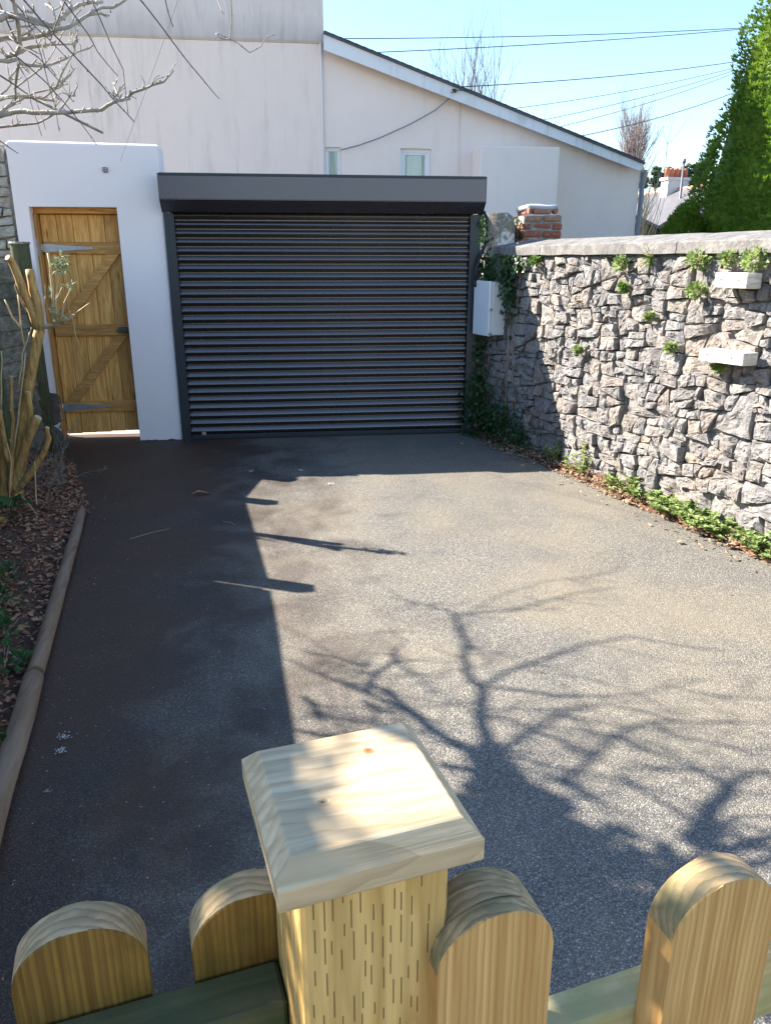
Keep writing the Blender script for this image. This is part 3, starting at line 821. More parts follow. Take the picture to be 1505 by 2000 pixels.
def knot_mat(name, core, rim, at):
    t = NT(name); v = t.co(); s_ = t.n.new('ShaderNodeVectorMath'); s_.operation = 'DISTANCE'
    t.l.new(t.tc.outputs['Object'], s_.inputs[0]); s_.inputs[1].default_value = at
    d = t.math('ADD', s_.outputs['Value'], t.math('MULTIPLY', t.noise(v, 500, 3), .0012))
    return t.done(t.ramp(t.math('MULTIPLY', d, 100.0), [(0.10, core), (0.22, rim), (0.40, tuple(x * 1.5 for x in rim)), (0.55, (.50, .38, .24))]), .7)
M['rust_knot'] = knot_mat('red_knot', (.10, .03, .015), (.34, .10, .035), (.020, .030, 1.357))
M['knot'] = knot_mat('grey_knot', (.03, .022, .015), (.20, .15, .09), (-.026, -.014, 1.357))
M['screw'] = plain('screw_steel', (.40, .38, .34), (.18, .17, .15), 200, 0.4, 0, 60, 0.6)

# ------------------------------------------------------------------ setting: ground, driveway, lane, bed
mb = MB(); mb.quad([(-900, -60, -.05), (900, -60, -.05), (900, 900, -.05), (-900, 900, -.05)])
struct(mb.build('ground', M['earth']))

def grid(mb, x0, x1, y0, y1, nx, ny, fz):
    V = [[mb.bm.verts.new((x0 + (x1 - x0) * i / nx, y0 + (y1 - y0) * j / ny, 0)) for i in range(nx + 1)] for j in range(ny + 1)]
    for row in V:
        for v in row: v.co.z = fz(v.co.x, v.co.y)
    for j in range(ny):
        for i in range(nx):
            f = mb.bm.faces.new((V[j][i], V[j][i + 1], V[j + 1][i + 1], V[j + 1][i])); f.smooth = True

WA, WD, WN = Vector((2.27, 6.4, 0)), Vector((.25, -.968, 0)), Vector((-.968, -.25, 0))
def wallp(s, z, off=0.0): return WA + WD * s + WN * off + Vector((0, 0, z))
def log_x(y): return -1.461 + (5.229 - y) * (0.476 / 3.04)      # centre line of the edging logs

def drive_z(x, y):
    z = 0.010 * noise.noise(Vector((x * 1.3, y * 1.3, 0.3)))
    if y > 7.2 and x < -1.0: z += min(1, (y - 7.2) / .6) * 0.02
    return z
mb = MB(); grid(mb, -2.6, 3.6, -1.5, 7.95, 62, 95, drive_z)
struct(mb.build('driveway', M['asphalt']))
mb = MB(); mb.quad([(-14, 7.95, -.015), (14, 7.95, -.015), (14, 12.6, -.015), (-14, 12.6, -.015)])
struct(mb.build('lane', M['lane']))

# garden bed: a low mound between the logs and the fence
mb = MB()
ny, nx = 60, 12
V = []
for j in range(ny + 1):
    y = 7.0 - 7.6 * j / ny
    xr = log_x(y) - 0.0 if y < 5.3 else log_x(5.3) - (y - 5.3) * 0.33
    xl = -2.75 + (7.0 - y) * 0.07
    row = []
    for i in range(nx + 1):
        u = i / nx
        x = xr + (xl - xr) * u
        z = 0.02 + 0.09 * math.sin(min(1, u * 2.2) * math.pi / 2) + 0.025 * noise.noise(Vector((x * 5, y * 5, 1.7)))
        if u == 0: z = -0.02
        row.append(mb.bm.verts.new((x, y, z)))
    V.append(row)
for j in range(ny):
    for i in range(nx):
        mb.bm.faces.new((V[j][i], V[j + 1][i], V[j + 1][i + 1], V[j][i + 1])).smooth = True
struct(mb.build('garden_bed', M['soil']))
def bed_z(x, y):
    xr = log_x(y) if y < 5.3 else log_x(5.3) - (y - 5.3) * 0.33
    xl = -2.75 + (7.0 - y) * 0.07
    u = max(0, min(1, (x - xr) / (xl - xr)))
    return 0.02 + 0.09 * math.sin(min(1, u * 2.2) * math.pi / 2) + 0.02 * noise.noise(Vector((x * 5, y * 5, 1.7)))

# soil bank along the foot of the stone wall
mb = MB(); V = []
for j in range(70):
    s = -1.35 + j * 0.085
    w = 0.10 + 0.035 * noise.noise(Vector((s * 3, 0, 0)))
    row = [mb.bm.verts.new(wallp(s, zz, o)) for o, zz in ((w + .07, -.012), (w, .03), (w * .5, .065 + .02 * noise.noise(Vector((s * 6, 2, 0)))), (-.1, .09))]
    V.append(row)
for j in range(69):
    for i in range(3):
        mb.bm.faces.new((V[j][i], V[j + 1][i], V[j + 1][i + 1], V[j][i + 1])).smooth = True
struct(mb.build('soil_bank', M['soil']))

# ------------------------------------------------------------------ house with the tall gable wall
YH = 12.0
t = thing('house', 'tall cream rendered house wall rising behind the white gate pier', 'house', (-4, YH, 0))
mb = MB(); mb.bx(-9, .61, YH, YH + 7, -.05, 4.5); mb.build('wall', M['house'], t)
mb = MB()
mb.prism([(0, 4.5), (-.012, 4.505), (-.03, 4.535), (-.03, 7.8), (7.03, 7.8), (7.03, 4.5)], ((-9.02, YH, 0), (0, 1, 0), (0, 0, 1)), (9.65, 0, 0))
mb.build('upper_wall', M['house_band'], t)
mb = MB(); mb.prism([(-.5, 7.8), (3.5, 10.2), (7.5, 7.8)], ((-9.3, YH, 0), (0, 1, 0), (0, 0, 1)), (10.2, 0, 0)); mb.build('roof', M['slate'], t)
mb = MB(); mb.tube([(.585, YH - .012, 0), (.585, YH - .012, 7.7)], .011, n=6); mb.build('corner_cable', M['upvc'], t)

# lean-to extension
t = thing('house_extension', 'cream lean-to house extension with sloping slate roof edge and white bargeboard', 'house', (3, YH, 0))
def rz(x): return 4.583 - (x - .62) * .3295      # top of the bargeboard
hb = .185
mb = MB()
mb.prism([(.612, -.05), (5.34, -.05), (5.34, rz(5.34) - .05), (.612, rz(.612) - .05)], ((0, YH + .02, 0), (1, 0, 0), (0, 0, 1)), (0, 5, 0))
ext_wall = mb.build('wall', M['ext'], t)
mb = MB()
mb.prism([(.62, rz(.62) - hb), (5.255, rz(5.255) - hb * .60), (5.28, rz(5.28) - hb * .45), (5.295, rz(5.295)), (.62, rz(.62))], ((0, YH - .16, 0), (1, 0, 0), (0, 0, 1)), (0, .03, 0))
mb.build('bargeboard', M['barge'], t)
mb = MB()
mb.prism([(.62, rz(.62) + .004), (5.315, rz(5.315) + .004), (5.315, rz(5.315) + .028), (.62, rz(.62) + .028)], ((0, YH - .19, 0), (1, 0, 0), (0, 0, 1)), (0, 5.3, 0))
rf = mb.build('roof', M['slate'], t)
mb = MB()
for k in range(44):
    x = .63 + k * .105
    mb.prism([(x, rz(x) + .030), (x + .135, rz(x + .135) + .030), (x + .135, rz(x + .135) + .036), (x, rz(x) + .041)], ((0, YH - .20, 0), (1, 0, 0), (0, 0, 1)), (0, .22, 0))
mb.build('slate_edge', M['slate'], rf)
mb = MB(); mb.bx(2.757, 3.896, 11.5, YH + .018, -.05, 3.205, .012); mb.build('chimney_projection', M['projection'], t)
mb = MB(); mb.tube([(5.39, YH + .02, 2.95), (5.39, YH + .02, 0)], .036, n=8); mb.build('downpipe', M['pipe'], t)
mb = MB(); mb.tube([(2.55, YH + .01, 3.9), (2.552, YH + .01, 2.9), (2.55, YH + .01, 2.0)], .006, n=5); mb.build('wall_conduit', M['ext'], t)

def window(x0, x1, z0, z1, kind):
    f = MB(); fw = .055; y0, y1 = YH + .075, YH + .118
    # reveal surround proud of the wall, then the frame members butted end to end
    f.bx(x0, x1, y0, y1, z1 - fw, z1, .005); f.bx(x0, x1, y0, y1, z0, z0 + fw, .005)
    f.bx(x0, x0 + fw, y0, y1, z0 + fw, z1 - fw, .005); f.bx(x1 - fw, x1, y0, y1, z0 + fw, z1 - fw, .005)
    fo = f.build('window', M['upvc'], t)
    a0, a1, b0, b1 = x0 + fw, x1 - fw, z0 + fw, z1 - fw
    if kind:
        sw = .028
        g = MB()
        g.bx(a0, a1, y0 + .006, y1 - .004, b1 - sw, b1, .004); g.bx(a0, a1, y0 + .006, y1 - .004, b0, b0 + sw, .004)
        g.bx(a0, a0 + sw, y0 + .006, y1 - .004, b0 + sw, b1 - sw, .004); g.bx(a1 - sw, a1, y0 + .006, y1 - .004, b0 + sw, b1 - sw, .004)
        g.build('sash', M['upvc'], fo)
        a0 += sw; a1 -= sw; b0 += sw; b1 -= sw
    sl = MB(); sl.bx(x0 + .005, x1 - .005, YH - .02, YH + .074, z0 - .001, z0 + .03, .004); sl.build('sill', M['upvc'], fo)
    p = MB(); p.bx(a0, a1, y0 + .018, y0 + .022, b0, b1); p.build('pane', M['glass2'], fo)
    c = MB(); n = 18
    w = (a1 - a0)
    xs0, xs1 = (a0 + w * .10, a1 - w * .16) if kind else (a0 + w * .62, a1)
    top = [(xs0 + (xs1 - xs0) * i / n) for i in range(n + 1)]
    for i in range(n):
        d0 = .006 * math.sin(i * 1.9); d1 = .006 * math.sin((i + 1) * 1.9)
        lean = 0 if kind else .10
        c.quad([(top[i] + lean * 0, YH + .112 + d0 * .3, b1), (top[i + 1], YH + .112 + d1 * .3, b1), (top[i + 1] + (lean if i + 1 < n else 0), YH + .112 + d1 * .3, b0), (top[i] + lean, YH + .112 + d0 * .3, b0)])
    c.build('curtain', M['curtain'], fo)
    b = MB(); b.quad([(a0, YH + .10, b0), (a1, YH + .10, b0), (a1, YH + .10, b1), (a0, YH + .10, b1)]); 
    b.bm.free()
    return fo
def glass2():
    t_ = NT('clear_pane')
    gl = t_.n.new('ShaderNodeBsdfGlossy'); gl.inputs['Roughness'].default_value = .02
    tr = t_.n.new('ShaderNodeBsdfTransparent'); tr.inputs['Color'].default_value = (.86, .88, .88, 1)
    mx = t_.n.new('ShaderNodeMixShader'); mx.inputs[0].default_value = .12
    t_.l.new(tr.outputs[0], mx.inputs[1]); t_.l.new(gl.outputs[0], mx.inputs[2])
    t_.l.new(mx.outputs[0], t_.n['Material Output'].inputs['Surface'])
    return t_.m
M['glass2'] = glass2()
# dark rooms are cut into the extension wall so that the panes have depth behind them
def room(x0, x1, z0, z1):
    m = MB(); m.bx(x0, x1, YH - .03, YH + .6, z0, z1)
    c = m.build('cutter', M['curtain_dark'])
    md = ext_wall.modifiers.new('room', 'BOOLEAN'); md.operation = 'DIFFERENCE'; md.solver = 'EXACT'; md.object = c
    bpy.context.view_layer.update()
    dg = bpy.context.evaluated_depsgraph_get()
    me = bpy.data.meshes.new_from_object(ext_wall.evaluated_get(dg))
    ext_wall.modifiers.clear(); ext_wall.data = me
    bpy.data.objects.remove(c)
WIN = ((.615, .848, 2.2, 3.225, 0), (1.695, 2.15, 2.2, 3.225, 1))
for x0, x1, z0, z1, k in WIN: room(x0 + .004, x1 - .004, z0 + .004, z1 - .004)
for w in WIN: window(*w)

# ------------------------------------------------------------------ white gate pier with the timber gate
t = thing('gate_pier', 'smooth white rendered wall around the timber garden gate', 'wall', (-1.7, 7.76, 0))
PX0, PX1, OX0, OX1, PY0, PY1 = -2.36, -1.075, -2.235, -1.482, 7.62, 7.90
mb = MB()
mb.prism([(PX0, -.05), (OX0, -.05), (OX0, 2.145), (OX1, 2.145), (OX1, -.05), (PX1, -.05), (PX1, 2.665), (PX0 + .02, 2.68), (PX0, 2.66)],
         ((0, PY0, 0), (1, 0, 0), (0, 0, 1)), (0, PY1 - PY0, 0))
es = [e for e in mb.bm.edges if min(v.co.z for v in e.verts) > 2.6]
bmesh.ops.bevel(mb.bm, geom=es, offset=.030, segments=3, affect='EDGES', profile=.5)
es = [e for e in mb.bm.edges if abs(e.verts[0].co.z - e.verts[1].co.z) > 1.0 and abs(e.verts[0].co.x - PX1) < .01]
bmesh.ops.bevel(mb.bm, geom=es, offset=.018, segments=3, affect='EDGES', profile=.5)
mb.build('wall', M['pier'], t)
mb = MB(True)
for k in range(26):
    zz = rnd.uniform(0, .62); xx = rnd.uniform(PX0, OX0 - .005)
    if zz > .5 and xx > -2.29: continue
    mb.blob((xx, PY0 + rnd.uniform(0, .004), zz), rnd.uniform(.04, .07), 2, (1, .35, 1.1), .12)
mb.build('bare_stone', M['exposed'], t)
mb = MB(True)
for k in range(60):
    xx = rnd.uniform(OX1, PX1 + .06)
    mb.blob((xx, PY0 - rnd.uniform(0, .03), .0), rnd.uniform(.015, .04), 1, (1.3, 1, .5), .2)
mb.build('tar_fillet', M['black'], t)

plate = thing('wall_plate', 'small square grey fixing plate on the white pier', 'plate', (-1.55, 7.61, 2.45))
mb = MB(); mb.bx(-1.567, -1.523, 7.606, 7.618, 2.428, 2.472, .003); mb.build('plate', M['lichen'], plate)
mb = MB()
for a_ in (.8, -.8): mb.box((-1.545, 7.602, 2.45), (.042, .008, .009), Matrix.Rotation(a_, 3, 'Y'))
mb.build('cross_clip', M['galv'], plate)

g = thing('garden_gate', 'brown ledged and braced timber gate with galvanised strap hinges', 'gate', (-1.86, 7.80, 0))
GX0, GX1, GZ0, GZ1, GY = -2.205, -1.50, .075, 2.09, 7.80
mb = MB()
mb.bx(OX0 + .001, OX1 - .001, 7.735, 7.82, 2.095, 2.144, .004); mb.build('head_rail', M['gate_ledge'], g)
mb = MB(); mb.bx(GX0 - .02, GX1 + .02, GY + .031, GY + .045, 2.07, 2.143); mb.build('door_stop', M['gate_frame'], g)
mb = MB(); mb.bx(GX0 - .025, GX0 + .012, GY + .031, GY + .045, .08, 2.068); mb.build('door_stop', M['gate_frame'], g)
mb = MB(); mb.bx(OX0 + .001, GX0 - .004, 7.70, 7.82, 0.0, 2.094, .004); mb.build('hinge_jamb', M['gate_frame'], g)
mb = MB(); mb.bx(GX1 + .004, OX1 - .001, 7.735, 7.82, 0.0, 2.094, .004); mb.build('latch_jamb', M['gate_frame'], g)
pw = (GX1 - GX0) / 5
for i in range(5):
    mb = MB(); zb = GZ0 + rnd.uniform(0, .003) - .016 + i * .005
    mb.bx(GX0 + i * pw + .0016, GX0 + (i + 1) * pw - .0016, GY, GY + .022, zb, GZ1, .0045)
    mb.bx(GX0 + i * pw + .002, GX0 + (i + 1) * pw + (.012 if i < 4 else -.002), GY + .0235, GY + .03, zb + .004, GZ1 - .002)
    mb.build('plank', M['gate_wood'], g)
for zc in (1.80, 1.06, .33):
    mb = MB(); mb.bx(GX0 + .012, GX1 - .006, GY - .032, GY - .001, zc - .052, zc + .052, .005)
    led = mb.build('ledge', M['gate_ledge'], g)
    if zc != 1.06:
        h = MB()
        h.prism([(0, -.036), (.03, -.036), (.44, -.008), (.455, 0), (.44, .008), (.03, .036), (0, .036)], ((GX0 - .005, GY - .033, zc), (1, 0, 0), (0, 0, 1)), (0, -.005, 0))
        h.tube([(GX0 - .008, GY - .038, zc - .04), (GX0 - .008, GY - .038, zc + .04)], .011, n=8)
        h.bx(GX0 - .03, GX0 - .012, GY - .108, GY - .101, zc - .075, zc + .075)
        for q in range(4): h.tube([(GX0 + .06 + q * .1, GY - .037, zc), (GX0 + .06 + q * .1, GY - .042, zc)], .007, n=8)
        h.build('strap_hinge', M['galv'], led)
for z0, z1 in ((.385, 1.005), (1.115, 1.745)):
    mb = MB()
    mb.prism([(GX0 + .05, z0), (GX0 + .155, z0), (GX1 - .035, z1), (GX1 - .14, z1)], ((0, GY - .030, 0), (1, 0, 0), (0, 0, 1)), (0, .029, 0))
    mb.build('brace', M['gate_ledge'], g)
mb = MB(); mb.bx(GX1 - .10, GX1 + .012, GY - .075, GY - .033, 1.035, 1.09, .005); mb.tube([(GX1 - .07, GY - .08, 1.06), (GX1 - .01, GY - .08, 1.06)], .01)
mb.bx(GX1 - .12, GX1 - .09, GY - .06, GY - .033, 1.04, 1.07, .004); mb.build('latch', M['latch'], g)

# ------------------------------------------------------------------ roller garage door
t = thing('roller_door', 'dark grey ribbed roller garage door with a square hood box', 'garage door', (.36, 7.62, 0))
BX0, BX1 = -1.072, 1.842
mb = MB()
prof = [(7.70, 2.412), (7.432, 2.412), (7.432, 2.204), (7.545, 2.106), (7.70, 2.106)]
mb.prism(prof, ((BX0, 0, 0), (0, 1, 0), (0, 0, 1)), (BX1 - BX0, 0, 0))
bmesh.ops.bevel(mb.bm, geom=[e for e in mb.bm.edges if abs(e.verts[0].co.x - e.verts[1].co.x) > 1], offset=.004, segments=2, affect='EDGES')
hd = mb.build('hood_box', M['anthracite'], t)
mb = MB(); mb.bx(BX0 + .001, BX1 - .001, 7.424, 7.431, 2.395, 2.418, .002); mb.build('hood_lip', M['rail'], hd)
for x0, x1 in ((BX0 - .006, BX0 - .0005), (BX1 + .0005, BX1 + .006)):
    mb = MB(); mb.prism([(7.705, 2.416), (7.428, 2.416), (7.428, 2.200), (7.543, 2.100), (7.705, 2.100)], ((x0, 0, 0), (0, 1, 0), (0, 0, 1)), (x1 - x0, 0, 0)); mb.build('end_plate', M['anthracite'], hd)
for x0, x1 in ((-1.072, -.985), (1.742, 1.842)):
    mb = MB()
    mb.bx(x0, x1, 7.585, 7.60, 0.0, 2.10, .002)
    mb.bx(x0, x1, 7.665, 7.68, 0.0, 2.10, .002)
    if x0 < 0: mb.bx(x0, x0 + .012, 7.601, 7.664, 0, 2.10)
    else: mb.bx(x1 - .012, x1, 7.601, 7.664, 0, 2.10)
    mb.build('guide_rail', M['rail'], t)
NS, PH = 27, .0765
SX0, SX1 = -1.02, 1.775
mb = MB()
n = 20
prof = []
for i in range(n + 1):
    u = i / n
    prof.append((-(.022 * min(1, u / .47) ** .85 if u < .47 else .022 * (1 - ((u - .47) / .53) ** 1.7)) - .0005, u * (PH - .006)))
prof += [(.004, PH - .006), (.004, PH), (.010, PH), (.010, 0), (.004, 0)]
prof = [(.0, 0)] + [p for p in prof]
seen = []
for p in prof:
    if not seen or (abs(p[0] - seen[-1][0]) + abs(p[1] - seen[-1][1])) > 1e-6: seen.append(p)
if abs(seen[0][0] - seen[-1][0]) + abs(seen[0][1] - seen[-1][1]) < 1e-6: seen.pop()
mb.prism(seen, ((SX0, 0, 0), (0, 1, 0), (0, 0, 1)), (SX1 - SX0, 0, 0))
for f in mb.bm.faces:
    if len(f.verts) == 4: f.smooth = False
slat_me = mb.mesh('slat', M['slat'])
for i in range(NS):
    o = bpy.data.objects.new('slat', slat_me); col.objects.link(o); o.parent = t
    o.location = Vector((rnd.uniform(-.001, .001), 7.634 + rnd.uniform(-.0012, .0012), .055 + i * PH)) - ORG[t.name]
mb = MB(); mb.bx(SX0, SX1, 7.618, 7.646, .012, .054, .004); bb = mb.build('bottom_bar', M['rail'], t)
mb = MB(); mb.bx(SX0, SX1, 7.622, 7.642, 0.0, .0115); mb.build('rubber_seal', M['black'], bb)
mb = MB(); mb.bx(-.885, -.845, 7.604, 7.612, .05, .085, .004); mb.tube([(-.865, 7.604, .067), (-.865, 7.596, .067)], .010); mb.build('lock', M['brass'], t)
cb = thing('power_cable', 'black cable looping down from the hood box to the ivy', 'cable', (1.86, 7.6, 1.7))
mb = MB(); mb.tube([(1.83, 7.62, 2.14), (1.875, 7.60, 2.125), (1.905, 7.6, 2.07), (1.91, 7.6, 1.95), (1.905, 7.58, 1.86), (1.87, 7.56, 1.79), (1.83, 7.53, 1.72), (1.80, 7.5, 1.62), (1.79, 7.48, 1.45)], .014, n=8)
mb.build('cable', M['black'], cb)
mb = MB(); mb.box((1.842, 7.60, 2.13), (.03, .05, .05), None, .006); mb.build('gland', M['black'], cb)

# ------------------------------------------------------------------ stone wall on the right
def clip(poly, nx, nz, c):
    out = []
    m = len(poly)
    for i in range(m):
        a, b = poly[i], poly[(i + 1) % m]
        da, db = a[0] * nx + a[1] * nz - c, b[0] * nx + b[1] * nz - c
        if da <= 0: out.append(a)
        if (da < 0 < db) or (db < 0 < da):
            k = da / (da - db); out.append((a[0] + (b[0] - a[0]) * k, a[1] + (b[1] - a[1]) * k))
    return out

def rubble(s0, s1, z0, z1, mean, seed):
    """angular stone outlines: the face is split again and again along uneven beds and joints"""
    rn = random.Random(seed); out = []
    def area(p): return abs(sum(p[i][0] * p[(i + 1) % len(p)][1] - p[(i + 1) % len(p)][0] * p[i][1] for i in range(len(p)))) / 2
    def split(p, lim):
        xs = [q[0] for q in p]; zs = [q[1] for q in p]
        w, h = max(xs) - min(xs), max(zs) - min(zs)
        A = area(p)
        if A < 1e-5: return
        if A < lim and w < h * 4.2 and h < w * 1.7: out.append(p); return
        k = rn.uniform(.30, .70)
        if w > h * rn.uniform(1.15, 1.9):
            cx, cz = min(xs) + w * k, min(zs) + h * .5; an = rn.gauss(0, .24)
        else:
            cx, cz = min(xs) + w * .5, min(zs) + h * k; an = math.pi / 2 + rn.gauss(0, .13)
        nx, nz = math.cos(an), math.sin(an); c = nx * cx + nz * cz
        for a in (clip(p, nx, nz, c), clip(p, -nx, -nz, -c)):
            if len(a) >= 3: split(a, lim if rn.random() < .45 else mean * math.exp(rn.gauss(-.10, .62)))
    n = max(1, int((s1 - s0) / 1.1))
    for i in range(n):
        a, b_ = s0 + (s1 - s0) * i / n, s0 + (s1 - s0) * (i + 1) / n
        split([(a, z0), (b_, z0), (b_, z1), (a, z1)], mean)
    res = []
    for p in out:
        w = []
        for q in p:
            v = Vector((q[0] * 3.4, q[1] * 3.4, seed))
            fx = 1 if s0 + .03 < q[0] < s1 - .03 else 0; fz = 1 if z0 + .02 < q[1] < z1 - .02 else 0
            w.append((q[0] + (.045 * noise.noise(v) + .02 * noise.noise(v * 3)) * fx, q[1] + (.045 * noise.noise(v + Vector((9, 4, 2))) + .022 * noise.noise(v * 2.9)) * fz))
        res.append(w)
    return res

def stone_bm(mb, poly, frame, joint=.0035, proud=.030, rn=rnd):
    cx = sum(p[0] for p in poly) / len(poly); cz = sum(p[1] for p in poly) / len(poly)
    pts = []
    m = len(poly)
    for i in range(m):
        a, b = poly[i], poly[(i + 1) % m]
        L = math.hypot(b[0] - a[0], b[1] - a[1])
        k = max(1, min(5, int(L / .034)))
        for q in range(k):
            u = q / k
            pts.append((a[0] + (b[0] - a[0]) * u, a[1] + (b[1] - a[1]) * u, q == 0))
    n = len(pts)
    rm = sum(math.hypot(p[0] - cx, p[1] - cz) for p in pts) / n
    out = []
    for x, z, corner in pts:
        d = math.hypot(x - cx, z - cz) or 1e-6
        sh = joint + (rn.uniform(.0, .22) * min(d, .05) if corner else rn.uniform(-.001, .006))
        k = max(.45, (d - sh) / d)
        out.append((cx + (x - cx) * k, cz + (z - cz) * k))
    sd = rn.uniform(0, 50)
    pr = proud * rn.uniform(.35, 1.75)
    planes = [(pr, rn.uniform(-.20, .20), rn.uniform(-.22, .12))]
    for _ in range(rn.randint(3, 6)):
        an = rn.uniform(0, 6.283); ds = rm * rn.uniform(.35, .95); sl = rn.uniform(.15, .8)
        planes.append((pr + ds * sl, -math.cos(an) * sl, -math.sin(an) * sl))
    def hgt(x, z):
        h = min(h0 + a_ * (x - cx) + b_ * (z - cz) for h0, a_, b_ in planes)
        h += .010 * noise.noise(Vector((x * 24 + sd, z * 24, sd))) + .010 * noise.noise(Vector((x * 60, z * 60 + sd, sd)))
        return max(h, -.012)
    rings = []
    for kk, off in ((1.0, -.055), (1.0, .72), (.975, 1), (.86, 1), (.68, 1), (.46, 1), (.22, 1)):
        ring = []
        for x, z in out:
            jx, jz = (rn.uniform(-.006, .006), rn.uniform(-.006, .006)) if kk < .95 else (0, 0)
            X, Z = cx + (x - cx) * kk + jx, cz + (z - cz) * kk + jz
            o = off if off < 0 else hgt(X, Z) * off
            ring.append(mb.bm.verts.new(frame(X, Z, o)))
        rings.append(ring)
    c = mb.bm.verts.new(frame(cx, cz, hgt(cx, cz)))
    for a, b in zip(rings, rings[1:]):
        for i in range(n):
            mb.bm.faces.new((a[i], a[(i + 1) % n], b[(i + 1) % n], b[i]))
    for i in range(n): mb.bm.faces.new((rings[-1][i], rings[-1][(i + 1) % n], c))

S0, S1, HW = -1.55, 4.6, 1.735
t = thing('stone_wall', 'old grey rubble stone boundary wall with concrete coping', 'wall', wallp(1, 0, -.2))
mb = MB()
mb.prism([(-.012, -.05), (-.012, HW - .002), (-.30, HW - .002), (-.30, -.05)], (WA + WD * S0, WN, (0, 0, 1)), WD * (S1 - S0))
mb.build('mortar_core', M['mortar'], t)
polys = rubble(S0, S1, .0, HW - .01, .0205, 11)
def vis(p):
    cx = sum(q[0] for q in p) / len(p)
    xs = [q[0] for q in p]; zs = [q[1] for q in p]
    a = (max(xs) - min(xs)) * (max(zs) - min(zs))
    return (0 if -1.0 < cx < 2.25 else 1, -a)
polys.sort(key=vis)
rest = MB()
nst = 0
for i, p in enumerate(polys):
    f = lambda X, Z, o: wallp(X, Z, o)
    inside = vis(p)[0] == 0
    if inside and nst < 299:
        m = MB(); stone_bm(m, p, f); m.build('stone', M['stone'], t); nst += 1
    else:
        stone_bm(rest, p, f)
o = rest.build('rubble_stones', M['stone'], t); o['kind'] = 'stuff'
print('stones', len(polys), nst)
# coping in cast lengths
cuts = [-1.12, -.30, 1.35, 2.95, 4.6]
for a, b in zip(cuts, cuts[1:]):
    mb = MB()
    n = max(4, int((b - a) / .12))
    sec = [(.055, 1.737), (.052, 1.806), (.045, 1.815), (-.26, 1.872), (-.36, 1.86), (-.36, 1.737)]
    rows = []
    for i in range(n + 1):
        s = a + .004 + (b - a - .008) * i / n
        rows.append([mb.bm.verts.new(wallp(s, z + .007 * noise.noise(Vector((s * 4, k, 0))), o_ + .009 * noise.noise(Vector((s * 5, k + 9, 0))))) for k, (o_, z) in enumerate(sec)])
    for r0_, r1_ in zip(rows, rows[1:]):
        for k in range(6): mb.bm.faces.new((r0_[k], r0_[(k + 1) % 6], r1_[(k + 1) % 6], r1_[k]))
    mb.bm.faces.new(rows[0][::-1]); mb.bm.faces.new(rows[-1])
    mb.build('coping_stone', M['coping'], t)

# meter cabinet
t = thing('meter_cabinet', 'pale plastic meter cabinet fixed to the shaded end of the stone wall', 'cabinet', wallp(-1.05, 1.03, .1))
rotw = Matrix((WD, WN, (0, 0, 1))).transposed()
mb = MB(); mb.box(wallp(-1.05, 1.26, .085), (.30, .15, .485), rotw, .01, 2); mb.build('body', M['cabinet'], t)
mb = MB(); mb.box(wallp(-1.05, 1.26, .178), (.312, .030, .50), rotw, .008, 2); dr = mb.build('door', M['cabinet'], t)
for s_, z_ in ((-.888, 1.255), (-.895, 1.03)):
    mb = MB(); mb.box(wallp(s_, z_, .172), (.012, .035, .020), rotw, .002); mb.build('latch', M['galv'], dr)
for sgn in (1.20, 1.32):
    pass

# two bleached timber blocks
for lab, s, z, L, h, tilt in (('upper bleached timber block fixed flat on the stone wall', 1.965, 1.582, .25, .088, 0.0),
                              ('lower bleached timber block jutting out of the stone wall', 1.965, 1.135, .36, .075, -.02)):
    t = thing('timber_block', lab, 'timber block', wallp(s, z, .05), 'timber blocks on the stone wall')
    mb = MB(); mb.box(wallp(s, z, .1075), (L, .115, h), rotw @ Matrix.Rotation(tilt, 3, 'Y'), .004); blk = mb.build('block', M['bleached'], t)
    for k in (-.3, .25):
        mb = MB(); p = wallp(s + L * k, z + .005, .1645); mb.tube([p, p + WN * .004], .006, n=8); mb.build('screw', M['screw'], blk)

# old piers behind the wall
t = thing('old_pier', 'stub of lichen-covered stone pier beside the hood box', 'pier', (2.08, 8.0, 0))
mb = MB(); mb.prism([(1.90, 0), (2.29, 0), (2.275, 1.98), (2.25, 2.09), (2.19, 2.135), (1.90, 2.14)], ((0, 7.93, 0), (1, 0, 0), (0, 0, 1)), (0, .35, 0))
bmesh.ops.subdivide_edges(mb.bm, edges=mb.bm.edges[:], cuts=5, use_grid_fill=True)
for v in mb.bm.verts: v.co += Vector((1, 1, 1)) * .012 * noise.noise(v.co * 7)
mb.build('pier_stone', M['lichen'], t, True)
mb = MB(); mb.bx(1.885, 1.985, 7.90, 7.926, .0, 2.13, .006); mb.build('timber_strip', M['bleached'], t)

